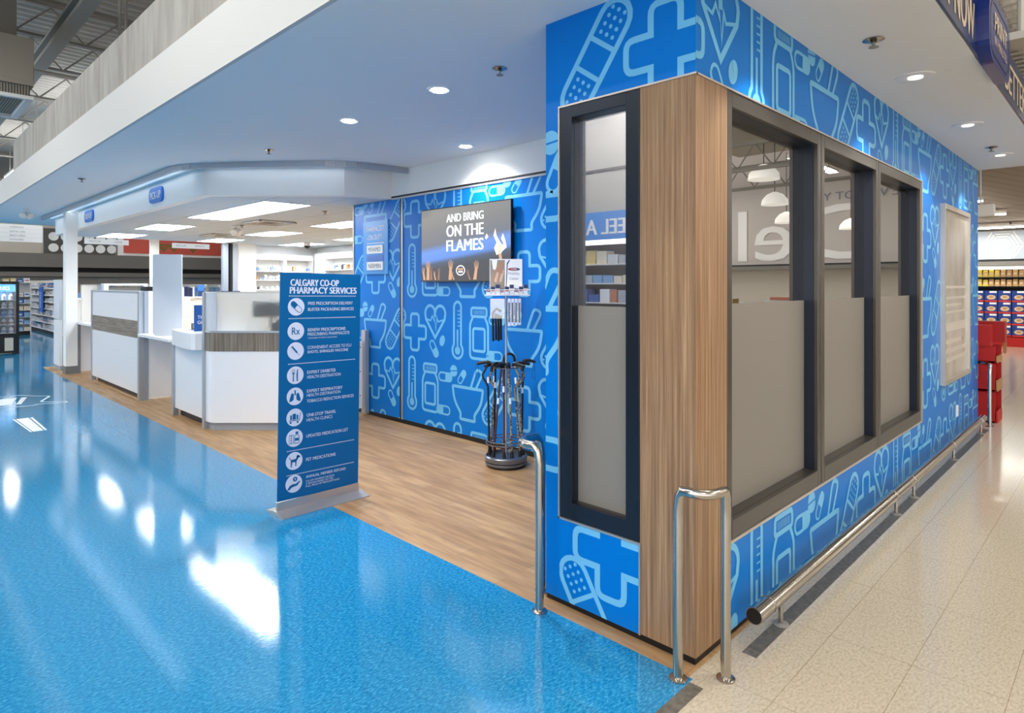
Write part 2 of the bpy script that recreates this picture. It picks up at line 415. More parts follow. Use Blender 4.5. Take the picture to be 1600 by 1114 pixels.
def ic_bandage(a=-0.62):
    r = 0.1; L = 0.22
    f = stroke(circle(0, L, r, r, 8, 0, PI, False)+circle(0, -L, r, r, 8, PI, 2*PI, False), SW*0.9)
    f += stroke([(-r, 0.085), (r, 0.085)], SW*0.75, False); f += stroke([(-r, -0.085), (r, -0.085)], SW*0.75, False)
    for s in (1, -1):
        for i in range(4):
            for j in range(3):
                f += fill(circle((j-1)*0.045+(0.0), s*(0.135+i*0.045), 0.012, n=8))
    return rot(f, a)
def pattern_cell():
    F = []
    def put(fs, x, y): F.extend([[(p[0]+x, p[1]+y) for p in f] for f in fs])
    put(ic_cross(), 0, 0); put(ic_heart(), 0.42, 0.15); put(ic_capsule(0.9, 0, 0, -0.95), 0.40, -0.19); put(ic_oval(0, 0), 0.56, -0.08)
    put(ic_thermo(), 0.85, 0.05); put(ic_bottle(), 1.23, 0.05); put(ic_capsule(1.0, 0, 0, PI), 1.49, -0.2)
    put(ic_mortar(), 1.94, 0.0); put(ic_capsule(1.0, 0, 0, 0), 1.53, 0.21); put(ic_round(0, 0), 1.69, 0.30); put(ic_capsule(0.75, 0, 0, 0.9), 1.84, 0.24)
    put(ic_bandage(), 2.43, 0.02)
    return F
CELL = pattern_cell(); PER = 2.86
def clip(poly, x0, y0, x1, y1):
    for ax, lim, sg in ((0, x0, 1), (0, x1, -1), (1, y0, 1), (1, y1, -1)):
        out = []
        for i in range(len(poly)):
            a, b = poly[i-1], poly[i]; ia = (a[ax]-lim)*sg >= 0; ib = (b[ax]-lim)*sg >= 0
            if ia != ib:
                t = (lim-a[ax])/(b[ax]-a[ax]); out.append((a[0]+(b[0]-a[0])*t, a[1]+(b[1]-a[1])*t))
            if ib: out.append(b)
        poly = out
        if len(poly) < 3: return []
    return poly
def mural(mb, pl, u0, zrow0, rects, rows=range(0, 5), extra=None):
    """pictograms; u0 = cross centre of row 0, rects = list of (ua, za, ub, zb)"""
    faces = []
    for k in rows:
        us = u0+(1.95 if k % 2 else 0.0); z = zrow0-0.73*k
        for n in range(-5, 6):
            du = us+n*PER
            if du > max(r[2] for r in rects)+0.6 or du+PER+0.3 < min(r[0] for r in rects): continue
            for f in CELL: faces.append([(p[0]+du, p[1]+z) for p in f])
    if extra: faces = extra
    kf = 0
    for r in rects:
        for f in faces:
            if max(p[0] for p in f) < r[0] or min(p[0] for p in f) > r[2] or max(p[1] for p in f) < r[1] or min(p[1] for p in f) > r[3]: continue
            c = clip(f, *r); kf += 1
            if len(c) >= 3: mb.face([pl.p(a, b, 0.001+0.00012*(kf % 11)) for a, b in c], mural_icon)

# ------------------------------------------------------------------ floors
ZC = 3.37
mb = MB(); mb.prism([(-14, -0.04), (-0.10, -0.04), (-0.10, 15.86), (30, 15.86), (30, 45), (-14, 45)], -0.05, 0, blue_floor)
struct(mb.build('floor'), 'blue speckled vinyl floor')
mb = MB(); mb.box(-0.10, 7.6, -0.02, 15.86, -0.05, 0, wood_floor); struct(mb.build('floor'), 'light brown wood plank floor')
mb = MB()
mb.box(-14, -0.13, -16, -0.11, -0.05, 0, beige_floor); mb.box(-0.13, 0.27, -16, -0.04, -0.05, 0, beige_floor)
mb.box(-0.10, 0.27, -0.04, -0.02, -0.05, 0, beige_floor)
mb.box(0.27, 30, -16, -0.18, -0.05, 0, beige_floor); mb.box(0.27, 7.2, -0.105, -0.02, -0.05, 0, beige_floor)
mb.box(7.2, 30, -0.18, -0.02, -0.05, 0, beige_floor); mb.box(7.6, 30, -0.02, 15.86, -0.05, 0, beige_floor)
struct(mb.build('floor'), 'beige speckled vinyl floor')
mb = MB(); mb.box(-14, -0.13, -0.11, -0.04, -0.05, 0, dark_vinyl); mb.box(0.27, 7.2, -0.18, -0.105, -0.05, 0, dark_vinyl)
struct(mb.build('trim_1'), 'dark grey vinyl floor stripe')

# ------------------------------------------------------------------ dropped ceiling, fascia, parapet
mb = MB(); mb.box(-1.03, 7.62, -0.74, 18.4, ZC, ZC+0.12, ceil_paint); struct(mb.build('ceiling'), 'flat painted soffit over the pharmacy')
mb = MB(); mb.box(-1.06, -1.03, -0.74, 18.4, ZC, 3.81, fascia_paint); mb.box(-1.06, 2.6, 18.4, 18.43, ZC, 3.81, fascia_paint)

struct(mb.build('trim_2'), 'white fascia band along the soffit edge')
mb = MB(); mb.box(-1.03, -0.98, -0.7, 12.52, 3.81, 4.35, concrete); mb.box(-0.98, 6, 12.47, 12.52, 3.81, 4.35, concrete)
struct(mb.build('wall_parapet'), 'streaky pale grey parapet panel above the fascia')

# ------------------------------------------------------------------ pharmacy block walls
# front wall (plane x = 0), u = -y
plF = Plane((0, 0, 0), (0, -1, 0), (0, 0, 1), (-1, 0, 0))
mb = MB()
mb.box(0.0, 0.10, 0, 0.964, 2.862, ZC, mural_blue)
mb.box(0.0, 0.10, 0.858, 0.964, 0.03, 2.862, mural_blue)
mb.box(0.0, 0.10, 0.315, 0.858, 0.03, 0.500, mural_blue)
mural(mb, plF, 0, 0, [(-0.964, 2.862, 0.0, ZC)], extra=rot(ic_cross(), 0, -0.165, 3.03)+rot(ic_bandage(), 0, -0.605, 3.08, 1.02)+rot(ic_heart(), 0, 0.255, 3.19))
mural(mb, plF, -0.165, 3.04, [(-0.964, 0.62, -0.858, 2.3)])
mural(mb, plF, 0, 0, [(-0.964, 2.3, -0.858, 2.8)], extra=ic_round(-0.925, 2.67)+ic_capsule(1.0, -0.87, 2.50, 1.1)+rot(fill([(-.2, -.02), (.2, -.02), (.2, .02), (-.2, .02)]), 0, -0.9, 2.37))
ex = rot(ic_cross(), 0, -0.50, 0.385, 1.03)+rot(ic_bandage(0.0), 0.55, -0.645, 0.02, 0.95)
mural(mb, plF, 0, 0, [(-0.858, 0.03, -0.315, 0.490)], extra=ex)
struct(mb.build('wall_front'), 'bright blue mural wall with pale blue pharmacy pictograms')
# right wall (plane y = 0), u = x
plR = Plane((0, 0, 0), (1, 0, 0), (0, 0, 1), (0, -1, 0))
mb = MB()
mb.box(0.10, 7.605, 0.0, 0.10, 2.862, ZC, mural_blue)
mb.box(0.33, 4.50, 0.0, 0.10, 0.03, 0.490, mural_blue)
mb.box(4.50, 7.605, 0.0, 0.10, 0.03, 2.862, mural_blue)
mural(mb, plR, -0.165, 3.04, [(0.0, 2.862, 7.605, ZC), (0.33, 0.03, 4.50, 0.485), (4.52, 0.03, 7.605, 2.862)])
struct(mb.build('wall_right'), 'long blue mural wall facing the beige aisle')
# side and inner walls
mb = MB(); mb.box(0.10, 2.165, 0.944, 0.964, 0.03, ZC, mural_blue); mb.box(0.10, 2.165, 0.90, 0.944, 0.03, ZC, room_grey)
struct(mb.build('wall_side'))
mb = MB(); mb.box(7.555, 7.605, 0.10, 6.0, 0.03, ZC, white_paint); mb.box(2.235, 7.555, 3.60, 3.66, 0.0, ZC, room_grey)
mb.box(2.235, 2.26, 0.944, 3.6, 0.0, ZC, room_grey)
struct(mb.build('wall_back'))
mb = MB(); mb.box(0.006, 0.03, 0.006, 0.96, 0.0, 0.034, black); mb.box(0.03, 7.6, 0.006, 0.03, 0.0, 0.030, black)
mb.box(2.18, 2.22, 0.964, 6.6, 0.0, 0.06, black); mb.box(0.05, 2.17, 0.955, 0.962, 0.0, 0.030, black)
struct(mb.build('baseboard_block'), 'recessed black kick base')
# TV wall (plane x = 2.165), two mural panels with a seam post between
plT = Plane((2.165, 0, 0), (0, -1, 0), (0, 0, 1), (-1, 0, 0))
mb = MB(); mb.box(2.165, 2.225, 0.964, 5.405, 0.06, 2.995, mural_blue)
mural(mb, plT, -5.15+0.0, 2.69, [(-5.405, 0.06, -0.964, 2.985)])
struct(mb.build('wall_tv'), 'blue mural wall behind the television')
mb = MB(); mb.box(2.165, 2.225, 5.475, 6.61, 0.06, 2.995, mural_blue)
mural(mb, plT, -5.15, 2.69, [(-6.61, 0.06, -5.475, 2.985)])
struct(mb.build('wall_tv'), 'narrow blue mural panel beside the pharmacy opening')
mb = MB(); mb.box(2.150, 2.23, 5.405, 5.430, 0.06, 2.99, alu); mb.box(2.158, 2.23, 5.430, 5.475, 0.06, 2.99, frame_dark); mb.box(2.155, 2.235, 6.61, 6.64, 0.03, 3.0, mat('post_tan', (196, 184, 168), 0.5))
struct(mb.build('trim_3'), 'aluminium seam post of the mural wall')
mb = MB(); mb.box(2.155, 2.22, 0.964, 5.66, 2.985, 3.01, alu); mb.box(2.150, 2.22, 0.964, 5.66, 3.012, 3.03, black)
struct(mb.build('trim_4'), 'thin black and silver reveal line above the mural')
# white bulkhead above the TV wall
mb = MB(); mb.box(2.165, 2.30, 0.964, 5.67, 3.03, ZC, white_paint); struct(mb.build('wall_bulkhead'))
# header over the counter
hp = [(0.235, 16.4), (0.235, 7.088), (1.516, 5.791), (2.165, 5.665)]
hin = [(2.165, 5.80), (1.58, 5.93), (0.36, 7.14), (0.36, 16.4)]
mb = MB(); mb.prism(hp+hin, 3.0, ZC, white_paint); struct(mb.build('wall_header'), 'white angled header over the counter')
mb = MB(); mb.prism([(0.36, 16.35), (0.36, 7.14), (1.58, 5.93), (2.24, 5.78), (7.2, 5.78), (7.2, 17.0), (4.9, 17.0), (4.9, 16.35)], 3.0, 3.03, tile_ceiling)
struct(mb.build('ceiling'), 'suspended tile ceiling inside the pharmacy')
mb = MB(); mb.box(0.24, 4.9, 16.35, 16.45, 2.99, ZC, white_paint); struct(mb.build('trim_5'))
# security-grille track under the soffit following the header
def arc_path(pts, r, seg=6): return rounded(pts, r, seg, closed=False)
tp = arc_path([(-0.06, 16.1), (-0.06, 7.15), (1.25, 5.50), (2.16, 5.33)], 0.9, 8)
tp = [(-0.06, 16.1)]+arc_path([(-0.06, 8.0), (-0.06, 7.1), (0.55, 6.32)], 0.55, 6)[0:]+arc_path([(0.75, 6.08), (1.32, 5.40), (2.16, 5.30)], 0.55, 6)[0:]
def ribbon(mb, path, wd, z0, z1, m):
    n = len(path)
    for i in range(n-1):
        mb.obox(path[i], path[i+1], wd, z0, z1, m)
mb = MB()
ins = [Vector(p) for p in tp]
ribbon(mb, tp, 0.05, 3.30, ZC, alu)
tp2 = [(p[0]+0.075*0.75, p[1]+0.075*0.65) for p in tp]
tp3 = [(p[0]+0.037*0.75, p[1]+0.037*0.65) for p in tp]
ribbon(mb, tp3, 0.04, 3.335, ZC, black)
tag(mb.build('grille_track'), 'grey curved ceiling track running round the white header', 'track')

# pale glow strip and lamps added behind the track to brighten the header
header_glow = mat('added_glow_strip', (255, 255, 255), 0.5, emit=(190, 222, 255), estr=0.25)
t = thing('added_glow_strip', 'added pale glow strip behind the curved ceiling track, brightening the header', 'light', (0.12, 11.5, 3.36))
mb = MB(); mb.box(0.10, 0.14, 7.4, 16.2, 3.355, 3.369, header_glow); mb.build('straight_run', t)
mb = MB(); mb.obox((0.24, 6.93), (1.46, 5.70), 0.04, 3.355, 3.369, header_glow); mb.build('angled_run', t)
for (x, y, L, a, e) in ((0.10, 11.8, 8.8, 0.0, 3.0), (0.82, 6.28, 1.73, PI/4, 0.6)):
    l = bpy.data.lights.new('header_fill_lamp', 'AREA'); l.shape = 'RECTANGLE'; l.size = 0.2; l.size_y = L; l.energy = e; l.color = (0.8, 0.9, 1)
    o = bpy.data.objects.new('header_fill_lamp', l); COL.objects.link(o); o.location = (x, y, 3.35); o.rotation_euler = (0, 0, a)

# wood cladding at the corner
mb = MB(); mb.prism([(0.0, 0.0), (0.33, 0.0), (0.33, 0.05), (0.05, 0.05), (0.05, 0.315), (0.0, 0.315)], 0.035, 2.858, wood_clad)
struct(mb.build('trim_6'), 'vertical grain brown wood cladding wrapping the corner')
mb = MB()
mb.box(-0.006, 0.012, -0.006, 0.866, 2.858, 2.868, trim_alu); mb.box(0, 4.52, -0.006, 0.012, 2.858, 2.868, trim_alu)
mb.box(-0.006, 0.012, 0.856, 0.866, 0.492, 2.858, trim_alu)
mb.box(-0.006, 0.012, 0.310, 0.866, 0.492, 0.504, trim_alu); mb.box(-0.006, 0.012, 0.310, 0.320, 0.03, 0.492, trim_alu)
mb.box(0.33, 4.52, -0.006, 0.012, 0.484, 0.500, trim_alu); mb.box(4.495, 4.52, -0.006, 0.012, 0.492, 2.86, trim_alu)
struct(mb.build('trim_7'), 'pale metal edge trim around the windows')

# windows
def window_x(name, ya, yb, label):         # on plane x=0
    w = sthing(name, (0, (ya+yb)/2, 0.504), label)
    fy0, fy1, z0, z1 = ya+0.085, yb-0.085, 0.60, 2.79
    mb = MB()
    mb.box(0.001, 0.03, ya, fy0, 0.504, 2.858, frame_dark); mb.box(0.001, 0.03, fy1, yb, 0.504, 2.858, frame_dark)
    mb.box(0.001, 0.03, fy0, fy1, 0.504, z0, frame_dark); mb.box(0.001, 0.03, fy0, fy1, z1, 2.858, frame_dark)
    mb.build('window_frame', w, bevel=0.003)
    mb = MB()
    mb.box(0.03, 0.10, fy0-0.02, fy0, z0, z1, reveal_dark); mb.box(0.03, 0.10, fy1, fy1+0.02, z0, z1, reveal_dark)
    mb.box(0.03, 0.10, fy0, fy1, z0-0.02, z0, frame_bronze); mb.box(0.03, 0.10, fy0, fy1, z1, z1+0.02, reveal_dark)
    mb.build('reveal', w)
    mb = MB(); mb.box(0.066, 0.072, fy0, fy1, z0, z1, pane_glass); mb.build('glass', w)
    mb = MB(); mb.box(0.062, 0.065, fy0, fy1, z0, 1.72, frost); f = mb.build('frosted_film', w); f['label'] = 'frosted lower half'
    return w
window_x('window_1', 0.320, 0.856, 'narrow dark framed window beside the wood corner')
def window_y(name, xa, xb, label, z0=0.60, z1=2.775):
    w = sthing(name, ((xa+xb)/2, 0, 0.50), label)
    a, b = xa+0.055, xb-0.055
    mb = MB()
    mb.box(xa, a, 0.001, 0.03, 0.50, 2.858, frame_bronze); mb.box(b, xb, 0.001, 0.03, 0.50, 2.858, frame_bronze)
    mb.box(a, b, 0.001, 0.03, 0.50, z0, frame_bronze); mb.box(a, b, 0.001, 0.03, z1, 2.858, frame_bronze)
    mb.build('window_frame', w, bevel=0.004)
    mb = MB()
    mb.box(a-0.02, a, 0.03, 0.14, z0, z1, reveal_dark); mb.box(b, b+0.02, 0.03, 0.14, z0, z1, reveal_dark)
    mb.box(a, b, 0.03, 0.14, z0-0.02, z0, frame_bronze); mb.box(a, b, 0.03, 0.14, z1, z1+0.02, reveal_dark)
    mb.build('reveal', w)
    mb = MB(); mb.box(a, b, 0.096, 0.102, z0, z1, pane_glass); mb.build('glass', w)
    mb = MB(); mb.box(a, b, 0.092, 0.095, z0, 1.735, frost); f = mb.build('frosted_film', w); f['label'] = 'frosted lower half'
window_y('window_2', 0.335, 1.705, 'bronze framed window nearest the wood corner')
window_y('window_3', 1.720, 3.035, 'middle bronze framed window of the long wall')
window_y('window_4', 3.050, 4.495, 'bronze framed window furthest from the corner')

# ------------------------------------------------------------------ soffit downlights and sprinklers
def spot(loc, power, size=2.2, blend=0.7, col=(1, 0.96, 0.9), r=0.04):
    l = bpy.data.lights.new('downlight_beam', 'SPOT'); l.energy = power; l.spot_size = size; l.spot_blend = blend; l.color = col; l.shadow_soft_size = r
    o = bpy.data.objects.new('downlight_beam', l); COL.objects.link(o); o.location = loc; return o
DL = [(0.335, 2.376, 'recessed downlight in the soffit nearest the wood corner, over the plank floor', 75), (0.333, 3.704, 'recessed downlight in the soffit above the freestanding blue banner', 75),
      (1.81, 3.75, 'recessed downlight close to the white bulkhead above the television', 60)]
DR = [(0.63, -0.365, 'recessed downlight just outside the first tall window', 26), (2.60, -0.355, 'recessed downlight in the aisle soffit beyond the nearest sprinkler', 26),
      (4.575, -0.362, 'recessed downlight in the aisle soffit outside the third tall window', 26), (6.55, -0.368, 'recessed downlight beside the furthest aisle sprinkler', 26)]
for i, (x, y, lb, pw) in enumerate(DL+DR):
    left = i < len(DL)
    t = thing('recessed_downlight', lb, 'ceiling light', (x, y, ZC), 'recessed downlights of the soffit')
    mb = MB(); r0 = 0.062 if left else 0.05; r1 = 0.085 if left else 0.115
    mb.lathe([(r0, 0.0), (r0, -0.004), (r1, -0.010), (r1+0.012, -0.006), (r1+0.012, 0.0)], (x, y, ZC), white_plastic, 28); mb.build('trim_ring', t, smooth=True)
    mb = MB(); mb.lathe([(0.001, -0.012), (r0*0.97, -0.012), (r0*0.97, -0.002)], (x, y, ZC), lens_glow if left else lens_dim, 24); mb.build('lens', t)
    spot((x, y, ZC-0.03), pw, 2.6 if left else 1.62, 0.9 if left else 0.35, (1, 0.97, 0.93) if left else (1, 0.95, 0.87))
def sprinkler(x, y, z, lb, k=1.0):
    t = thing('sprinkler', lb, 'sprinkler', (x, y, z), 'pendent sprinklers')
    mb = MB(); mb.lathe([(0.045*k, 0.0), (0.05*k, -0.004), (0.02*k, -0.016), (0.012*k, -0.02)], (x, y, z), steel, 16); mb.build('cover_plate', t, smooth=True)
    mb = MB(); mb.lathe([(0.009*k, -0.015), (0.007*k, -0.045)], (x, y, z), dark_steel, 10); mb.build('stem', t)
    mb = MB(); mb.lathe([(0.022*k, -0.045), (0.024*k, -0.049), (0.004*k, -0.053)], (x, y, z), dark_steel, 12); mb.build('deflector', t)
for x, y, z, lb in [(0.331, 1.693, ZC, 'small sprinkler in the soffit nearest the tall wood and mural corner'), (0.376, 5.487, ZC, 'small sprinkler in the soffit in front of the white angled header'),
      (-0.654, 9.302, ZC, 'small sprinkler in the soffit near the white fascia edge'), (1.603, -0.345, ZC, 'chrome sprinkler in the aisle soffit nearest the window wall corner'),
      (5.961, -0.361, ZC, 'chrome sprinkler in the aisle soffit far along the window wall'), (2.294, 10.904, 3.0, 'sprinkler in the tile ceiling beside the twin spotlight'), (2.241, 7.595, 3.0, 'sprinkler in the tile ceiling near the blue mural panel')]:
    sprinkler(x, y, z, lb, 1.25 if (y < 0) else 1.1)
# soffit camera
def dome(x, y, z, lb):
    t = thing('dome_camera', lb, 'camera', (x, y, z))
    mb = MB(); mb.lathe([(0.07, 0.0), (0.09, -0.02), (0.09, -0.09)], (x, y, z), white_plastic, 20); mb.build('housing', t, smooth=True)
    mb = MB(); mb.lathe([(0.085, -0.09), (0.075, -0.13), (0.04, -0.16), (0.005, -0.17)], (x, y, z), black_gloss, 20); mb.build('lens_dome', t, smooth=True)
dome(5.636, 14.709, 3.0, 'white dome camera under the tile ceiling beside the rear light panel')
def twin_spot(x, y, z, lb, k=1.0):
    t = thing('twin_spotlight', lb, 'emergency light', (x, y, z))
    mb = MB(); mb.lathe([(0.06*k, 0.0), (0.06*k, -0.02), (0.02*k, -0.03), (0.02*k, -0.1*k)], (x, y, z), white_plastic, 14); mb.build('mount', t)
    for s in (-1, 1):
        mb = MB(); mb.tube([(x+s*0.02*k, y, z-0.1*k), (x+s*0.07*k, y-0.08*k, z-0.17*k)], [0.05*k, 0.075*k], off_white, 12); mb.build('lamp_head', t, smooth=True)
twin_spot(2.206, 10.993, 3.0, 'white twin spotlight under the tile ceiling of the pharmacy', 0.9)
twin_spot(-0.592, 14.4, ZC, 'white twin spotlight under the far end of the soffit', 0.9)
# light panels in the tile ceiling
PAN = [(1.0, 7.02), (1.0, 8.57), (1.0, 11.67), (1.0, 14.77), (3.265, 8.57), (3.265, 11.67), (3.265, 14.77), (5.53, 8.57), (5.53, 11.67), (5.53, 14.77)]
PL = ['fluorescent ceiling panel nearest the angled header', 'second fluorescent ceiling panel from the angled header, touching the first', 'ceiling light panel over the wood striped partition', 'ceiling light panel nearest the white square pillar',
      'ceiling light panel partly behind the blue mural panel', 'middle ceiling light panel of the pharmacy', 'ceiling light panel at the far edge above the red store sign', 'ceiling light panel hidden deepest behind the mural wall',
      'ceiling light panel beside the corner shelves', 'ceiling light panel behind the dome camera']
for (x, y), lb in zip(PAN, PL):
    t = thing('light_panel', lb, 'ceiling light', (x+0.37, y+0.76, 3.0), 'fluorescent panels of the tile ceiling')
    mb = MB(); a, b, c, d = x, x+0.735, y, y+1.53
    for q in ((a, b, c, c+0.03), (a, b, d-0.03, d), (a, a+0.03, c+0.03, d-0.03), (b-0.03, b, c+0.03, d-0.03)): mb.box(*q, 2.99, 3.0, white_plastic)
    mb.build('panel_frame', t)
    mb = MB(); mb.box(a+0.03, b-0.03, c+0.03, d-0.03, 2.993, 3.0, panel_glow); mb.build('panel_lens', t)
for x, y, lb in [(2.05, 9.55, 'square air diffuser beside the light panels nearest the header'), (2.6, 13.3, 'square air diffuser in the middle of the tile ceiling')]:
    t = thing('ceiling_diffuser', lb, 'air vent', (x+0.35, y+0.4, 3.0), 'diffusers of the tile ceiling')
    mb = MB()
    for k in range(3):
        o = 0.09*k; mb.box(x+o, x+0.7-o, y+o, y+o+0.03, 2.97+0.008*k, 2.99, off_white); mb.box(x+o, x+0.7-o, y+0.77-o, y+0.8-o, 2.97+0.008*k, 2.99, off_white)
        mb.box(x+o, x+o+0.03, y+o, y+0.8-o, 2.97+0.008*k, 2.99, off_white); mb.box(x+0.67-o, x+0.7-o, y+o, y+0.8-o, 2.97+0.008*k, 2.99, off_white)
    mb.build('louvre', t)
    mb = MB(); mb.box(x+0.01, x+0.69, y+0.01, y+0.79, 2.99, 3.0, taupe_band); mb.build('backing', t)
# wayfinding lozenges on the header
plH = Plane((0.235, 0, 0), (0, -1, 0), (0, 0, 1), (-1, 0, 0))
for txt, yc, lb in [('PICK-UP', 8.96, 'blue rounded badge reading PICK-UP on the white header'), ('DROP-OFF', 13.1, 'blue rounded badge reading DROP-OFF on the white header near the post')]:
    t = thing('header_badge', lb, 'sign', (0.235, yc, 3.10))
    mb = MB(); hw = 0.31 if txt == 'PICK-UP' else 0.33
    pts = rounded([(yc-hw, 3.075), (yc+hw, 3.075), (yc+hw, 3.30), (yc-hw, 3.30)], 0.11, 6)
    mb.slab_yz(pts, 0.205, 0.2345, badge_blue); mb.build('badge', t)
    mb = MB(); put_text(mb, Plane((0.205, 0, 0), (0, -1, 0), (0, 0, 1), (-1, 0, 0)), txt, -yc, 3.13, 0.11, label_white, w=hw*1.6, bold=0.03, align='c'); mb.build('lettering', t)

# ------------------------------------------------------------------ television and plates on the mural wall
t = thing('wall_television', 'black flat television showing AND BRING ON THE FLAMES on the blue mural', 'television', (2.11, 4.11, 1.875))
mb = MB(); mb.box(2.085, 2.12, 3.313, 4.912, 1.875, 2.777, black_gloss); mb.build('casing', t, bevel=0.004)
mb = MB(); mb.box(2.12, 2.165, 3.8, 4.4, 2.15, 2.5, black); mb.build('wall_bracket', t)
def emis(name, col, s): return mat(name, (20, 20, 20), 0.2, emit=col, estr=s)
tv_img = mat('tv_picture', (10, 10, 12), 0.12, emit=(60, 60, 64), estr=1.0)
tc = N(tv_img, 'ShaderNodeNewGeometry'); sx = N(tv_img, 'ShaderNodeSeparateXYZ'); tv_img.node_tree.links.new(tc.outputs['Position'], sx.inputs[0])
mr = N(tv_img, 'ShaderNodeMapRange'); mr.inputs['From Min'].default_value = 1.89; mr.inputs['From Max'].default_value = 2.76
tl_ = N(tv_img, 'ShaderNodeMath', operation='MULTIPLY_ADD'); tl_.inputs[1].default_value = 0.10; tv_img.node_tree.links.new(sx.outputs['Y'], tl_.inputs[0]); tv_img.node_tree.links.new(sx.outputs['Z'], tl_.inputs[2])
sb = N(tv_img, 'ShaderNodeMath', operation='SUBTRACT'); sb.inputs[1].default_value = 0.41; tv_img.node_tree.links.new(tl_.outputs[0], sb.inputs[0])
tv_img.node_tree.links.new(sb.outputs[0], mr.inputs['Value'])
cc = ramp(tv_img, mr.outputs['Result'], [(0.0, (30, 30, 40)), (0.22, (26, 34, 48)), (0.30, (36, 54, 78)), (0.36, (62, 106, 176)), (0.47, (70, 112, 180)), (0.56, (78, 84, 96)), (0.8, (92, 92, 92)), (1.0, (104, 104, 102))])
tv_img.node_tree.links.new(cc, tv_img.node_tree.nodes['Principled BSDF'].inputs['Emission Color'])
tv_white = emis('tv_white', (226, 236, 240), 0.95); tv_hand = emis('tv_hand', (196, 150, 112), 0.7); tv_hand2 = emis('tv_hand_dark', (150, 104, 76), 0.6); tv_fire = emis('tv_flame', (235, 214, 196), 0.8)
pV = Plane((2.085, 4.902, 1.89), (0, -1, 0), (0, 0, 1), (-1, 0, 0))       # 1.58 x 0.875
mb = MB(); rect2(mb, pV, 0, 0, 1.58, 0.875, tv_img, 0.0008)
put_text(mb, pV, 'AND BRING', 0.82, 0.70, 0.095, tv_white, w=0.66, bold=0.035, lift=0.0016, align='c')
put_text(mb, pV, 'ON THE', 0.82, 0.525, 0.135, tv_white, w=0.66, bold=0.035, lift=0.0016, align='c')
put_text(mb, pV, 'FLAMES', 0.82, 0.35, 0.135, tv_white, w=0.66, bold=0.035, lift=0.0016, align='c')
rnd = random.Random(3)
def hand(mb, cx, base, h, m, lift):
    lean = rnd.uniform(-0.04, 0.04); wd = h*0.16
    poly2(mb, pV, [(cx-wd*0.8, base), (cx+wd*0.8, base), (cx+lean+wd*0.6, base+h*0.62), (cx+lean-wd*0.6, base+h*0.62)], m, lift)
    for k in range(4):
        fx = cx+lean+(k-1.5)*wd*0.42; tip = fx+(k-1.5)*wd*0.3
        poly2(mb, pV, [(fx-wd*0.18, base+h*0.58), (fx+wd*0.18, base+h*0.58), (tip+wd*0.1, base+h*(0.92+0.08*(k in (1, 2)))), (tip-wd*0.1, base+h*(0.92+0.08*(k in (1, 2))))], m, lift)
for cx, b, h, m in [(0.06, 0.01, 0.16, tv_hand), (0.13, 0.01, 0.24, tv_hand), (0.20, 0.01, 0.17, tv_hand2), (0.34, 0.01, 0.15, tv_hand2), (0.56, 0.01, 0.24, tv_hand), (0.63, 0.01, 0.10, tv_hand), (0.92, 0.01, 0.12, tv_hand2), (1.0, 0.01, 0.22, tv_hand), (1.43, 0.2, 0.2, tv_hand), (0.28, 0.01, 0.11, tv_hand)]:
    hand(mb, cx, b, h, m, 0.0014)
poly2(mb, pV, [(1.36, 0.28), (1.44, 0.30), (1.47, 0.38), (1.42, 0.42), (1.36, 0.50), (1.34, 0.58), (1.31, 0.50), (1.36, 0.42), (1.32, 0.36)], tv_fire, 0.0014)
poly2(mb, pV, [(1.42, 0.30), (1.52, 0.36), (1.50, 0.44), (1.46, 0.52), (1.43, 0.46), (1.47, 0.40), (1.42, 0.36)], tv_fire, 0.0015)
poly2(mb, pV, [(1.19, 0.46), (1.23, 0.49), (1.20, 0.53), (1.17, 0.49)], tv_fire, 0.0014)
for f in stroke(circle(0.75, 0.12, 0.075, 0.055, 20), 0.012): poly2(mb, pV, f, tv_white, 0.0016)
rect2(mb, pV, 0.70, 0.125, 0.80, 0.145, tv_hand, 0.0017); rect2(mb, pV, 0.71, 0.095, 0.79, 0.115, tv_white, 0.0017)
mb.build('screen', t)
# pharmacists on duty
t = thing('duty_sign', 'pale blue PHARMACISTS ON DUTY sign beside the mural seam', 'sign', (2.15, 6.04, 1.99))
mb = MB(); mb.box(2.145, 2.165, 5.735, 6.345, 1.99, 2.73, soft_plate); mb.build('sign_board', t)
pD = Plane((2.145, 6.345, 1.99), (0, -1, 0), (0, 0, 1), (-1, 0, 0))      # 0.61 x 0.74
mb = MB(); put_text(mb, pD, 'PHARMACISTS', 0.305, 0.595, 0.075, label_white, w=0.44, align='c'); put_text(mb, pD, '- ON DUTY -', 0.305, 0.475, 0.075, label_white, w=0.42, align='c'); rect2(mb, pD, 0.09, 0.425, 0.52, 0.434, label_white); mb.build('lettering', t)
mb = MB(); mb.box(2.139, 2.1445, 5.84, 6.24, 2.17, 2.25, mat('slot_blue', (70, 120, 200), 0.3)); mb.build('middle_slot', t)
for nm, z in (('MOHAMED', 2.275), ('NERMIN', 2.045)):
    q = thing('name_plate', 'white name plate reading %s on the pale blue duty sign' % nm, 'name plate', (2.14, 6.04, z), 'name plates of the duty sign')
    mb = MB(); mb.box(2.134, 2.1445, 5.845, 6.235, z, z+0.115, label_white); mb.build('plate', q)
    mb = MB(); put_text(mb, Plane((2.134, 6.04, z), (0, -1, 0), (0, 0, 1), (-1, 0, 0)), nm, 0, 0.028, 0.06, text_navy, w=0.30, align='c'); mb.build('lettering', q)

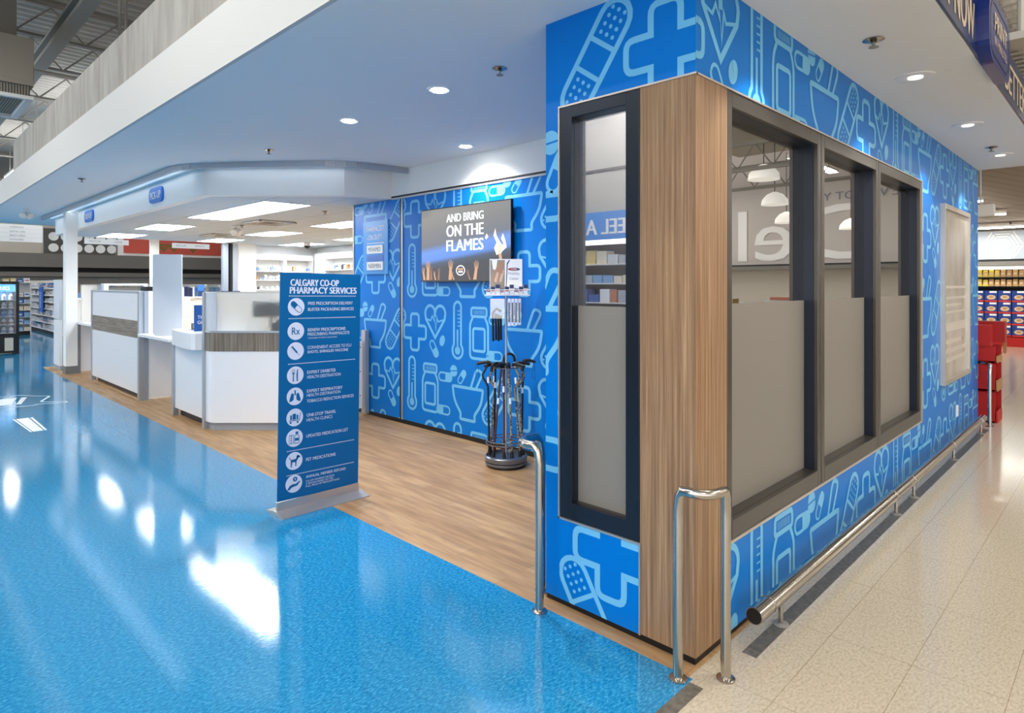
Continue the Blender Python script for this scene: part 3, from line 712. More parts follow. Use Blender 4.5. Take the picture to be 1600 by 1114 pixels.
# ------------------------------------------------------------------ banner stand
t = thing('banner_stand', 'tall blue pharmacy services banner standing in a silver base at the floor edge', 'banner', (-0.14, 3.38, 0))
by = 3.385; bx0, bx1 = -0.510, 0.228
mb = MB(); mb.box(bx0-0.004, bx1+0.004, by-0.012, by+0.012, 0.02, 0.095, trim_alu); mb.build('clamp_rail', t)
mb = MB(); mb.slab_yz([(by-0.15, 0.0), (by+0.15, 0.0), (by+0.15, 0.008), (by+0.02, 0.03), (by-0.02, 0.03), (by-0.15, 0.008)], bx0-0.02, bx1+0.03, trim_alu); mb.build('base_plate', t)
mb = MB(); mb.box(bx0, bx1, by-0.004, by+0.004, 0.095, 1.935, banner_blue); mb.build('panel', t)
pB = Plane((bx0, by-0.004, 0), (1, 0, 0), (0, 0, 1), (0, -1, 0))        # u 0..0.738
mb = MB(); W = banner_white; BB = banner_blue
put_text(mb, pB, 'CALGARY CO-OP', 0.085, 1.828, 0.055, W, w=0.44, bold=0.04)
put_text(mb, pB, 'PHARMACY SERVICES', 0.08, 1.765, 0.055, W, w=0.62, bold=0.04)
def dots(z, u0=0.075):
    k = 0
    while u0+k*0.0135 < 0.69: rect2(mb, pB, u0+k*0.0135, z, u0+0.008+k*0.0135, z+0.007, W); k += 1
for z in (1.742, 1.558, 1.188, 0.482, 0.285): dots(z)
for z, s_, h, wd, b in [(1.672, 'FREE PRESCRIPTION DELIVERY', .026, .42, .008), (1.622, 'BLISTER PACKAGING SERVICES', .026, .43, .008), (1.452, 'RENEW PRESCRIPTIONS', .026, .35, .01), (1.415, 'PRESCRIBING PHARMACISTS', .026, .39, 0),
        (1.390, '*AVAILABLE AT MOST LOCATIONS', .012, .27, 0), (1.305, 'CONVENIENT ACCESS TO FLU', .026, .41, 0), (1.266, 'SHOTS, SHINGLES VACCINE', .026, .38, .01), (1.100, 'EXPERT DIABETES', .026, .26, .012), (1.060, 'HEALTH DESTINATION', .026, .31, 0),
        (0.945, 'EXPERT RESPIRATORY', .025, .33, .01), (0.910, 'HEALTH DESTINATION', .025, .31, 0), (0.862, 'TOBACCO REDUCTION SERVICES', .025, .44, .008), (0.745, 'ONE-STOP TRAVEL', .026, .27, .01), (0.705, 'HEALTH CLINICS', .026, .235, 0),
        (0.572, 'UPDATED MEDICATION LIST', .026, .39, .01), (0.378, 'PET MEDICATIONS', .026, .27, .01), (0.238, 'ANNUAL MEMBER REFUND', .022, .37, .008), (0.205, 'CO-OP MEMBERS RECEIVE', .015, .26, 0), (0.184, 'A REFUND BASED ON THE', .015, .25, 0), (0.163, 'FULL PRICE OF PRESCRIPTIONS', .015, .31, 0)]:
    put_text(mb, pB, s_, 0.242, z, h, W, w=wd, bold=b)
IZ = [1.657, 1.458, 1.296, 1.098, 0.926, 0.754, 0.587, 0.400, 0.215]
UX = 0.138
for z in IZ: poly2(mb, pB, circle(UX, z, 0.072, n=28), W, 0.001)
def g(fs, z, a=0.0, sc=1.0, dx=0, dy=0):
    for f in rot(fs, a, UX+dx, z+dy, sc): poly2(mb, pB, f, BB, 0.0018)
# capsule, Rx, syringe, cutlery, lungs, luggage cart, bottle, dog, hand with coin
g(stroke([(0, .02), (.04, .02)]+circle(.04, 0, .02, .02, 8, PI/2, -PI/2, False)+[(0, -.02)], .005, False)+fill([(0, -.023), (0, .023), (-.035, .023)]+circle(-.035, 0, .023, .023, 8, PI/2, 3*PI/2, False)), IZ[0], -0.75)
put_text(mb, pB, 'Rx', UX, IZ[1]-0.028, 0.058, BB, w=0.07, bold=0.01, lift=0.0018, align='c')
g(fill([(-.045, -.007), (.02, -.007), (.02, .007), (-.045, .007)])+fill([(.02, -.002), (.055, -.001), (.055, .001), (.02, .002)])+fill([(-.052, -.012), (-.047, -.012), (-.047, .012), (-.052, .012)]), IZ[2], -0.85)
g(fill([(-.022, -.05), (-.012, -.05), (-.013, .01), (-.021, .01)])+fill([(-.028, .01), (-.006, .01), (-.008, .022), (-.026, .022)])+fill([(-.028, .02), (-.025, .02), (-.025, .05), (-.028, .05)])+fill([(-.018, .02), (-.015, .02), (-.015, .05), (-.018, .05)])+fill([(-.009, .02), (-.006, .02), (-.006, .05), (-.009, .05)])+fill([(.012, -.05), (.022, -.05), (.022, .05), (.014, .045), (.009, 0)]), IZ[3])
g(fill([(-.006, .05), (.006, .05), (.006, .01), (-.006, .01)])+fill(rounded([(-.01, .02), (-.03, .03), (-.05, -.03), (-.045, -.045), (-.012, -.03)], .01))+fill(rounded([(.01, .02), (.03, .03), (.05, -.03), (.045, -.045), (.012, -.03)], .01)), IZ[4])
g(fill([(-.05, -.028), (.04, -.028), (.04, -.022), (-.05, -.022)])+fill([(.036, -.028), (.042, -.028), (.055, .035), (.049, .035)])+fill([(-.04, -.018), (-.025, -.018), (-.025, .02), (-.04, .02)])+fill([(-.02, -.018), (.01, -.018), (.01, .03), (-.02, .03)])+fill([(.015, -.018), (.03, -.018), (.03, .02), (.015, .02)])+fill(circle(-.035, -.04, .009, n=10))+fill(circle(.025, -.04, .009, n=10)), IZ[5])
g(stroke(rounded([(0, -.045), (.04, -.045), (.04, .01), (.03, .025), (.01, .025), (0, .01)], .006), .005)+fill([(.008, .03), (.032, .03), (.032, .05), (.008, .05)])+fill([(.004, -.025), (.036, -.025), (.036, -.002), (.004, -.002)])+stroke([(-.045, -.045), (-.01, -.045), (-.01, .025), (-.045, .025)], .004)+[q for k in range(4) for q in fill(circle(-.028, -.034+.017*k, .006, n=8))], IZ[6])
g(fill([(-.03, -.01), (.02, -.01), (.025, .015), (-.03, .012)])+fill([(.012, 0), (.028, .005), (.04, .03), (.022, .04)])+fill([(.022, .022), (.05, .022), (.05, .034), (.03, .046), (.022, .04)])+fill([(-.03, -.05), (-.022, -.05), (-.016, -.008), (-.03, -.005)])+fill([(.01, -.045), (.018, -.045), (.02, -.005), (.008, -.005)])+fill([(-.028, .008), (-.042, .022), (-.046, .038), (-.042, .038), (-.036, .022), (-.024, .014)]), IZ[7])
g(fill(circle(.01, .035, .02, n=16))+fill([(-.058, -.04), (-.04, -.048), (-.02, -.028), (.03, -.02), (.055, .01), (.05, .016), (.02, -.004), (-.01, -.002), (-.035, -.012)]), IZ[8])
put_text(mb, pB, '$', UX+.01, IZ[8]+.024, .022, W, lift=0.0022, align='c')
pr = mb.build('print', t)
for ch in (pr,): ch['label'] = 'pale lettering and round pictograms'
for ch in COL.objects:
    if ch.parent is t and ch.name.split('.')[0] in ('panel', 'print'): ch.rotation_euler = (0, 0.014, 0)

# ------------------------------------------------------------------ steel guard hoops and kick rail
def hoop(a, b, h, bow, lb, r=0.0235):
    A = Vector((a[0], a[1], 0)); B = Vector((b[0], b[1], 0)); t = thing('guard_hoop', lb, 'guard rail', (A+B)/2, 'stainless guard hoops')
    d = (B-A).normalized(); n = Vector(bow).to_3d() if len(bow) == 2 else Vector(bow)
    pts = [A, A+Vector((0, 0, h-0.14))]; L = (B-A).length
    for i in range(0, 13):
        s = i/12; u = 0.5-0.5*math.cos(PI*s)
        hh = h-0.10+0.10*min(1.0, math.sin(PI*s)*2.2)**0.6
        k = math.sin(PI*u)
        pts.append(A+d*(L*(0.0+u))+Vector((0, 0, hh))+n*(k**0.8))
    pts += [B+Vector((0, 0, h-0.14)), B]
    # dedupe
    q = [pts[0]]
    for p in pts[1:]:
        if (p-q[-1]).length > 0.006: q.append(p)
    mb = MB(); mb.tube(q, r, steel, 16); mb.build('tube', t, smooth=True)
    for P in (A, B):
        mb = MB(); mb.lathe([(0.043, 0.0), (0.043, 0.006), (r+0.002, 0.012)], P, steel, 20); mb.build('floor_flange', t, smooth=True)
hoop((-0.147, 0.882), (0.042, 1.034), 0.93, (-0.085, 0.07), 'stainless steel hoop standing between blue floor and the mural end, shadow beside it')
hoop((-0.147, 0.010), (0.010, -0.148), 0.885, (-0.055, -0.055), 'stainless steel hoop in front of the brown wood corner')
hoop((7.40, -0.155), (7.66, 0.05), 0.80, (0.05, -0.05), 'stainless steel hoop at the far end of the kick rail by the red display', r=0.022)
t = thing('kick_rail', 'long tubular steel kick rail on short posts along the window wall', 'rail', (3.6, -0.14, 0))
mb = MB(); mb.tube([(0.335, -0.14, 0.168), (7.02, -0.14, 0.168)], 0.043, steel, 20, cap=True); mb.build('tube', t, smooth=True)
mb = MB(); mb.tube([(0.333, -0.14, 0.168), (0.3345, -0.14, 0.168)], 0.039, black, 20); mb.build('end_cap', t)
for x in (0.50, 2.88, 3.45, 5.10, 6.75):
    mb = MB(); mb.tube([(x, -0.14, 0.168), (x+0.012, -0.14, 0.168)], 0.0455, steel, 20); mb.build('collar', t, smooth=True)
for x in (0.672, 2.98, 3.548, 5.218, 6.86):
    mb = MB(); mb.tube([(x, -0.14, 0.0), (x, -0.14, 0.135)], 0.012, steel, 10); p = mb.build('post', t, smooth=True)
    mb = MB(); mb.lathe([(0.042, 0.0), (0.042, 0.005), (0.014, 0.009)], (x, -0.14, 0), dark_steel, 16); mb.build('floor_flange', p)

# ------------------------------------------------------------------ framed poster, outlet on the long wall
t = thing('framed_poster', 'tall silver framed backlit poster on the long mural wall', 'poster', (6.05, -0.02, 0.75))
mb = MB()
for q in ((5.33, 6.79, 0.75, 0.80), (5.33, 6.79, 2.67, 2.72)): mb.box(q[0], q[1], -0.045, 0.0, q[2], q[3], trim_alu)
for q in ((5.33, 5.38), (6.74, 6.79)): mb.box(q[0], q[1], -0.045, 0.0, 0.80, 2.67, trim_alu)
mb.build('frame', t)
poster_face = mat('poster_face', (176, 170, 160), 0.22)
cc = ramp(poster_face, noise(poster_face, pos_scaled(poster_face, 1.2, 1, 0.8), 1.5, 3), [(0.3, (150, 140, 126)), (0.7, (198, 194, 188))])
poster_face.node_tree.links.new(cc, poster_face.node_tree.nodes['Principled BSDF'].inputs['Base Color'])
mb = MB(); mb.box(5.38, 6.74, -0.02, -0.005, 0.80, 2.67, poster_face); mb.build('sheet', t)
mb = MB(); pP = Plane((5.38, -0.02, 0.80), (1, 0, 0), (0, 0, 1), (0, -1, 0)); pt = mat('poster_text', (192, 186, 176), 0.4)
for k, (z, h) in enumerate([(0.18, .05), (0.28, .05), (0.38, .05), (0.52, .1), (0.72, .03), (0.80, .03), (0.88, .03), (1.0, .03)]):
    rect2(mb, pP, 0.12, z, 1.22-0.25*(k % 3 == 2), z+h, pt)
mb.build('print', t)
mb = MB(); mb.box(6.14, 6.24, -0.012, 0.0, 0.29, 0.42, white_plastic); tag(mb.build('wall_outlet', bevel=0.003), 'small white outlet plate low on the mural wall under the poster', 'outlet')

# ------------------------------------------------------------------ sign band on the soffit edge over the aisle
t = thing('aisle_sign', 'navy sign band with tan words and an oval badge on the aisle soffit edge', 'sign', (4.5, -0.75, 3.375))
mb = MB(); mb.box(0.6, 7.62, -0.757, -0.742, 3.375, 3.78, navy); mb.build('band', t)
pS = Plane((0, -0.757, 3.375), (1, 0, 0), (0, 0, 1), (0, -1, 0))
mb = MB(); put_text(mb, pS, 'T NOW', 1.40, 0.05, 0.25, tan_text, w=0.88, bold=0.03, lift=0.002); put_text(mb, pS, 'BETTER', 3.62, 0.06, 0.25, tan_text, w=1.3, bold=0.03, lift=0.002); mb.build('lettering', t)
mb = MB(); pts = rounded([(2.32, 3.335), (3.27, 3.335), (3.27, 3.80), (2.32, 3.80)], 0.2, 8)
n = len(pts); mb.add([(p[0], -0.757, p[1]) for p in pts]+[(p[0], -0.83, p[1]) for p in pts], [tuple(range(n)), tuple(range(2*n-1, n-1, -1))]+[(i, n+i, n+(i+1) % n, (i+1) % n) for i in range(n)], navy_deep)
pO = Plane((0, -0.83, 0), (1, 0, 0), (0, 0, 1), (0, -1, 0))
for f in stroke(rounded([(2.38, 3.39), (3.21, 3.39), (3.21, 3.745), (2.38, 3.745)], 0.16, 8), 0.018): poly2(mb, pO, f, navy, 0.002)
o = mb.build('oval_badge', t)
mb = MB(); put_text(mb, pO, 'PRINT', 2.80, 3.56, 0.12, tan_text, w=0.55, bold=0.03, lift=0.004, align='c'); put_text(mb, pO, 'IN MINUTES', 2.80, 3.46, 0.06, tan_text, w=0.55, lift=0.004, align='c'); mb.build('badge_lettering', o)

# ------------------------------------------------------------------ pharmacy counter
def post(mb, x0, x1, y0, y1, z1, m=alu): mb.box(x0, x1, y0, y1, 0, z1, m)
# tall partition with wood strip
t = thing('counter_partition', 'tall white partition with a horizontal grey wood strip between two desks', 'partition', (0.24, 11.35, 0))
mb = MB(); mb.box(0.20, 0.27, 12.80, 12.87, 0, 1.74, alu); mb.box(0.20, 0.27, 9.76, 9.84, 0, 1.74, alu); mb.box(0.20, 0.27, 9.84, 12.80, 1.715, 1.74, alu); mb.build('frame', t)
mb = MB(); mb.box(0.215, 0.255, 9.84, 12.80, 1.262, 1.715, white_gloss); mb.build('upper_panel', t)
mb = MB(); mb.box(0.208, 0.255, 9.84, 12.80, 0.985, 1.262, lam_h); mb.build('wood_strip', t)
mb = MB(); mb.box(0.210, 0.255, 9.84, 12.80, 0.10, 0.985, white_gloss); mb.build('lower_panel', t)
mb = MB(); mb.box(0.30, 0.34, 9.84, 12.80, 0.0, 0.16, dark_band); mb.build('base_gap_strip', t)  # dark panel stands in for the shade in the open gap below
mb = MB(); mb.box(0.27, 0.33, 9.735, 9.80, 0, 1.74, grey_plastic); mb.box(0.33, 0.50, 9.75, 9.79, 1.08, 1.74, off_white); mb.box(0.50, 0.54, 9.74, 9.80, 1.08, 1.74, alu); mb.box(0.33, 0.72, 9.75, 9.79, 0.02, 1.02, white_gloss); mb.build('return_panel', t)
def desk(y0, y1, lb, x0=0.17):
    t = thing('service_desk', lb, 'desk', (0.5, (y0+y1)/2, 0), 'standing service desks of the pharmacy counter')
    mb = MB(); poly = rounded([(x0, y0), (0.85, y0), (0.85, y1), (x0, y1)], [0.08, 0, 0, 0.03], 5); mb.prism(poly, 1.028, 1.065, white_gloss); mb.build('desk_top', t)
    mb = MB(); mb.box(0.30, 0.34, y0+0.02, y1-0.02, 0.75, 1.028, white_gloss) if False else mb.box(0.80, 0.83, y0+0.02, y1-0.02, 0.05, 1.028, white_gloss); mb.build('modesty_panel', t)
desk(8.22, 9.73, 'white service desk between the tall partition and the low curved counter')
desk(12.88, 14.3, 'white service desk beside the white pillar at the far end of the counter', 0.22)
t = thing('counter_partition', 'slim far partition behind the white pillar with a clear side screen', 'partition', (0.4, 14.36, 0))
mb = MB(); mb.box(0.22, 0.32, 14.32, 14.40, 0, 1.04, grey_plastic); mb.box(0.32, 0.75, 14.34, 14.38, 0.02, 1.02, white_gloss); mb.build('side_panel', t)
mb = MB(); mb.box(0.34, 0.62, 14.34, 14.40, 1.07, 1.83, off_white); mb.box(0.62, 0.70, 14.33, 14.41, 1.07, 1.83, alu); mb.build('upper_panel', t)
# privacy screens standing on the desks
t = thing('privacy_screen', 'tall pale grey privacy screen standing on the service desk before the curved counter', 'screen', (0.40, 8.92, 1.065))
mb = MB(); A, B = Vector((0.215, 9.10)), Vector((0.53, 8.80)); d = (B-A).normalized(); n_ = Vector((-d.y, d.x))*0.008
L = (B-A).length; prof = rounded([(0, 0), (L, 0), (L, 1.235), (0, 1.235)], [0.07, 0.02, 0.03, 0.03], 5)
fr = [(A.x+d.x*u-n_.x, A.y+d.y*u-n_.y, 1.066+v_) for u, v_ in prof]; bk = [(A.x+d.x*u+n_.x, A.y+d.y*u+n_.y, 1.066+v_) for u, v_ in prof]; k = len(prof)
mb.add(fr+bk, [tuple(range(k)), tuple(range(2*k-1, k-1, -1))]+[(i, k+i, k+(i+1) % k, (i+1) % k) for i in range(k)], screen_plastic); mb.build('panel', t)
mb = MB(); mb.box(0.50, 0.56, 8.76, 8.82, 1.066, 1.10, grey_plastic); mb.build('foot', t)
t = thing('privacy_screen', 'clear acrylic privacy screen on the far desk beside the white pillar', 'screen', (0.75, 13.4, 1.065))
mb = MB(); prof = rounded([(0.60, 1.067), (1.95, 1.067), (1.95, 2.0), (0.60, 2.0)], [0, 0, .14, .02], 6); k = len(prof)
y_ = 14.25
mb.add([(p[0]*1.0, y_, p[1]) for p in prof]+[(p[0], y_+0.01, p[1]) for p in prof], [tuple(range(k)), tuple(range(2*k-1, k-1, -1))]+[(i, k+i, k+(i+1) % k, (i+1) % k) for i in range(k)], clear_glass); mb.build('panel', t)
# low bow fronted counter
t = thing('bow_counter', 'low white counter with a bowed upper band left of the curved corner counter', 'counter', (0.4, 7.6, 0))
mb = MB(); mb.box(0.20, 0.27, 8.14, 8.21, 0, 1.03, alu); mb.build('end_post', t)
bow = [(0.235-0.13*math.sin(PI*min(1, (i/10)**0.55)*0.5)*(1 if i < 9 else (1 if i == 9 else 0.7)), 8.20-(8.20-7.03)*i/10) for i in range(11)]
bow = [(0.20, 8.20), (0.15, 7.95), (0.105, 7.6), (0.085, 7.3), (0.09, 7.12), (0.12, 7.05), (0.20, 7.03)]
mb = MB(); mb.prism(bow+[(0.95, 7.03), (0.95, 8.20)], 1.005, 1.215, white_gloss); mb.build('upper_band', t)
mb = MB(); mb.box(0.225, 0.26, 7.04, 8.14, 0.11, 1.003, white_gloss); mb.build('front_panel', t)
mb = MB(); mb.box(0.30, 0.34, 7.04, 8.14, 0.0, 0.16, dark_band); mb.build('base_gap_strip', t)  # dark strip put in as the shade under the front panel
t2 = thing('card_reader', 'small grey card reader on the low bowed counter', 'card reader', (0.36, 7.75, 1.215))
mb = MB(); mb.box(0.31, 0.43, 7.74, 7.76, 1.225, 1.31, taupe_band); mb.box(0.30, 0.44, 7.69, 7.81, 1.215, 1.225, grey_plastic); mb.build('reader_body', t2)
mb = MB(); mb.box(0.325, 0.415, 7.735, 7.739, 1.24, 1.295, grey_plastic); mb.build('reader_screen', t2)
t2 = thing('counter_notice', 'blue notice board standing on the low counter beside the frosted screen', 'sign', (0.50, 7.5, 1.215))
mb = MB(); mb.box(0.262, 0.56, 7.50, 7.512, 1.215, 1.565, mat('notice_blue', (38, 92, 168), 0.5)); mb.build('notice_board', t2)
mb = MB(); pN = Plane((0.262, 7.50, 1.215), (1, 0, 0), (0, 0, 1), (0, -1, 0)); put_text(mb, pN, 'THINK', 0.04, 0.165, 0.045, label_white, w=0.19, bold=0.02); put_text(mb, pN, 'GOOD', 0.04, 0.095, 0.045, label_white, w=0.19, bold=0.02); mb.build('lettering', t2)
# curved corner counter
t = thing('curved_counter', 'curved corner counter with vertical grey wood band and frosted screen', 'counter', (0.9, 6.5, 0))
mb = MB(); mb.box(0.195, 0.262, 6.955, 7.025, 0, 1.745, alu); mb.build('end_post', t)
path = [(0.215, 6.955)]+rounded([(0.215, 6.955), (0.225, 6.83), (1.20, 5.88)], 0.16, 8, False)[1:]+[(1.75, 5.80)]
path = rounded([(0.215, 6.955), (0.215, 6.80), (1.15, 5.86), (1.70, 5.86)], [0, 0.34, 0.3, 0], 10, False)
def wall_along(mb, path, th, z0, z1, m, off=0.0):
    n = len(path); L = []; R = []
    for i in range(n):
        P = Vector(path[i]); d1 = (P-Vector(path[i-1])).normalized() if i else None; d2 = (Vector(path[i+1])-P).normalized() if i < n-1 else None
        d1 = d1 or d2; d2 = d2 or d1; nn = (Vector((-d1.y, d1.x))+Vector((-d2.y, d2.x))).normalized()
        L.append(P+nn*(off+th)); R.append(P+nn*off)
    v = [(p.x, p.y, z0) for p in R]+[(p.x, p.y, z0) for p in L]+[(p.x, p.y, z1) for p in R]+[(p.x, p.y, z1) for p in L]; f = []
    for i in range(n-1):
        f += [(i, i+1, 2*n+i+1, 2*n+i), (n+i+1, n+i, 3*n+i, 3*n+i+1), (2*n+i, 2*n+i+1, 3*n+i+1, 3*n+i), (i+1, i, n+i, n+i+1)]
    f += [(0, 2*n, 3*n, n), (n-1, 2*n-1, 4*n-1, 3*n-1)]
    mb.add(v, f, m)
mb = MB(); wall_along(mb, path, 0.03, 0.10, 1.0, white_gloss); mb.build('lower_panel', t, smooth=True)
mb = MB(); wall_along(mb, path, 0.035, 1.0, 1.235, lam_v, -0.005); mb.build('wood_band', t, smooth=True)
mb = MB(); wall_along(mb, path, 0.05, 1.235, 1.26, alu, -0.012); mb.build('band_cap', t, smooth=True)
mb = MB(); wall_along(mb, path, 0.03, 0.0, 0.10, grey_plastic, 0.035); mb.build('base_gap_strip', t, smooth=True)
gp = [p for p in path]
k = max(i for i, p in enumerate(path) if p[1] > 6.72)+1
mb = MB(); wall_along(mb, path[:k], 0.012, 1.26, 1.735, screen_plastic); mb.build('bent_side_screen', t, smooth=True)
mb = MB(); wall_along(mb, [path[k-1]]+[p for p in path[k:] if p[0] < 1.12], 0.008, 1.26, 1.735, frost_clear); mb.build('frosted_screen', t, smooth=False)
mb = MB(); wall_along(mb, path, 0.03, 1.735, 1.752, off_white, -0.006); mb.build('top_rail', t, smooth=True)
mb = MB(); mb.prism([(0.30, 6.98), (0.30, 6.86), (1.2, 5.95), (1.65, 5.95), (1.65, 6.6), (0.95, 7.0)], 1.05, 1.085, white_gloss); mb.build('work_top', t)
t = thing('computer_monitor', 'dark monitor blurred behind the frosted counter screen', 'monitor', (0.98, 6.60, 1.085))
mb = MB(); mb.obox((0.70, 6.66), (1.02, 6.34), 0.03, 1.42, 1.62, black); mb.build('screen', t)
mb = MB(); mb.tube([(0.88, 6.52, 1.085), (0.88, 6.52, 1.46)], 0.02, black, 8); mb.lathe([(0.09, 0), (0.09, 0.012), (0.02, 0.02)], (0.88, 6.52, 1.085), black, 16); mb.build('stand', t)
t = thing('counter_printer', 'dark green-grey printer blurred behind the frosted counter screen', 'printer', (1.1, 6.3, 1.085))
mb = MB(); mb.obox((0.86, 6.36), (1.14, 6.08), 0.26, 1.085, 1.36, mat('printer_teal', (52, 84, 90), 0.5)); mb.build('body', t, bevel=0.01)
mb = MB(); mb.obox((0.90, 6.34), (1.10, 6.14), 0.2, 1.361, 1.40, mat('printer_top', (70, 100, 104), 0.5)); mb.build('lid', t)
# gate next to the mural panel
t = thing('counter_gate', 'low white swing gate hinged on a slim post against the blue mural panel', 'gate', (1.95, 6.28, 0))
mb = MB(); mb.box(1.72, 2.085, 6.27, 6.30, 0.10, 1.04, white_gloss); mb.box(1.99, 1.994, 6.266, 6.27, 0.10, 1.04, grey_plastic); mb.build('panel', t)
mb = MB(); mb.box(2.085, 2.15, 6.20, 6.30, 0.03, 1.20, alu); mb.build('post', t, bevel=0.004)
for z in (0.28, 0.62, 0.96):
    mb = MB(); mb.tube([(2.05, 6.266, z), (2.05, 6.270, z)], 0.008, black, 8); mb.build('screw', t)
# pillar
t = sthing('wall_pillar', (0.12, 14.45, 0), 'white square pillar carrying the header')
mb = MB(); mb.box(0.03, 0.235, 14.16, 14.42, 0.16, ZC-0.04, white_paint); mb.build('shaft', t)
mb = MB(); mb.box(0.022, 0.243, 14.15, 14.43, 0.0, 0.16, mat('pillar_base', (110, 112, 112), 0.5)); mb.build('base', t)
mb = MB(); mb.box(0.05, 0.1, 14.9, 15.5, 0.1, 1.08, white_gloss); mb.box(0.05, 0.1, 14.9, 15.5, 1.10, 1.95, screen_plastic); mb.box(0.07, 0.12, 14.9, 15.5, 0.0, 0.1, grey_plastic)
tag(mb.build('end_partition'), 'slim white partition with a grey upper panel behind the white pillar', 'partition')

# ------------------------------------------------------------------ rear counter and equipment in the pharmacy
t = thing('rear_cabinet', 'long white rear cabinet run with grey power boxes behind the service desks', 'cabinet', (2.6, 16.3, 0))
mb = MB(); mb.box(0.55, 4.35, 16.1, 16.5, 0.0, 1.50, off_white); mb.build('body', t)
mb = MB(); mb.box(0.52, 4.38, 16.06, 16.52, 1.50, 1.53, white_plastic); mb.build('top', t)
for x in (0.78, 1.9):
    mb = MB(); mb.box(x, x+0.16, 16.05, 16.09, 1.0, 1.10, taupe_band); mb.build('power_box', t)
t = thing('drawer_cabinet', 'white drawer cabinet behind the tall partition', 'cabinet', (1.75, 13.9, 0))
mb = MB(); mb.box(1.35, 2.35, 13.9, 14.4, 0.0, 1.57, white_plastic); mb.build('body', t)
for z in (0.62, 0.86, 1.10, 1.34):
    mb = MB(); mb.box(1.38, 2.32, 13.885, 13.899, z, z+0.2, off_white); d_ = mb.build('drawer', t)
    mb = MB(); mb.box(1.55, 1.75, 13.87, 13.884, z+0.11, z+0.125, alu); mb.build('handle', d_)
mb = MB(); mb.box(1.45, 1.85, 13.95, 14.35, 1.57, 1.80, black); o = mb.build('document_box', bevel=0.01); tag(o, 'black equipment box on the white drawer cabinet', 'box')
t = thing('large_printer', 'white laser printer on the rear cabinet above the tall partition', 'printer', (1.9, 16.3, 1.53))
mb = MB(); mb.box(1.15, 2.1, 16.15, 16.45, 1.53, 1.62, white_plastic); mb.box(1.15, 1.25, 16.15, 16.45, 1.62, 1.82, white_plastic); mb.box(2.0, 2.1, 16.15, 16.45, 1.62, 1.82, white_plastic); mb.box(1.15, 2.1, 16.15, 16.45, 1.82, 1.87, white_plastic); mb.build('body', t, bevel=0.01)
mb = MB(); mb.box(1.27, 1.98, 16.2, 16.3, 1.63, 1.80, taupe_band); mb.build('paper_tray', t)
rb = random.Random(11)
def box_item(name, x, y, z, w_, d_, h_, m, lb, cat, group=None, cap=None):
    mb = MB(); mb.box(x, x+w_, y, y+d_, z, z+h_, m)
    if cap: mb.box(x+0.004, x+w_-0.004, y-0.001, y, z+h_*0.35, z+h_*0.65, cap)
    return tag(mb.build(name), lb, cat, group)
bcol = [mat('binder_navy', (30, 44, 92), .5), mat('binder_black', (24, 26, 34), .5), mat('binder_blue', (60, 100, 170), .5), mat('binder_white', (226, 228, 232), .5)]
for k in range(8):
    m = bcol[[3, 0, 1, 0, 1, 0, 3, 2][k]]; nm = ['white', 'navy', 'black', 'navy', 'black', 'navy', 'white', 'pale blue'][k]
    box_item('ring_binder', 2.90+0.042*k, 16.12, 1.53, 0.038, 0.25, 0.25-0.01*(k % 3), m, '%s ring binder standing in the row on the rear cabinet' % nm, 'binder', 'binders on the rear cabinet')
box_item('brochure_box', 3.46, 16.08, 1.53, 0.03, 0.2, 0.02, bcol[2], 'flat blue brochure beside the row of ring binders', 'brochure')
t = thing('brochure_holder', 'clear brochure holder with a blue leaflet on the rear cabinet', 'brochure holder', (3.34, 16.1, 1.53))
mb = MB(); mb.box(3.26, 3.42, 16.08, 16.10, 1.53, 1.84, mat('leaflet', (60, 120, 200), .4)); mb.build('leaflet', t)
mb = MB(); mb.box(3.25, 3.43, 16.06, 16.065, 1.53, 1.70, clear_glass); mb.build('holder', t)
box_item('document_tray', 0.62, 16.1, 1.53, 0.5, 0.35, 0.12, mat('tray_blue', (84, 118, 160), .5), 'blue document tray at the left end of the rear cabinet', 'tray')
box_item('document_tray', 2.2, 16.1, 1.53, 0.45, 0.3, 0.08, mat('tray_blue2', (84, 118, 160), .5), 'blue grey document tray beside the laser printer', 'tray')
box_item('document_tray', 3.98, 16.1, 1.53, 0.4, 0.3, 0.14, navy, 'navy tray at the right end of the rear cabinet', 'tray')

# tall window wall posts and corner of the pharmacy
mb = MB(); mb.box(2.22, 2.42, 16.36, 16.46, 1.0, 3.0, off_white); struct(mb.build('trim_8'))
mb = MB(); mb.box(4.02, 4.16, 16.36, 16.5, 0, 3.0, grey_plastic); mb.box(4.2, 4.26, 16.36, 16.5, 0, 3.0, black); mb.box(4.28, 4.42, 16.36, 16.5, 0, 3.0, alu); struct(mb.build('trim_9'), 'grey mullions at the end of the rear opening')
mb = MB(); mb.box(4.42, 4.95, 16.4, 17.1, 0, 3.0, wall_white); mb.box(4.95, 7.25, 17.0, 17.1, 0, 3.0, wall_white); mb.box(7.15, 7.25, 5.8, 17.0, 0, 3.0, wall_white)
struct(mb.build('wall_pharmacy'), 'white rear walls of the pharmacy')
mb = MB(); mb.box(4.95, 5.05, 16.75, 16.95, 2.7, 2.92, off_white); tag(mb.build('wall_speaker', bevel=0.01), 'small white box mounted high in the pharmacy corner', 'speaker')
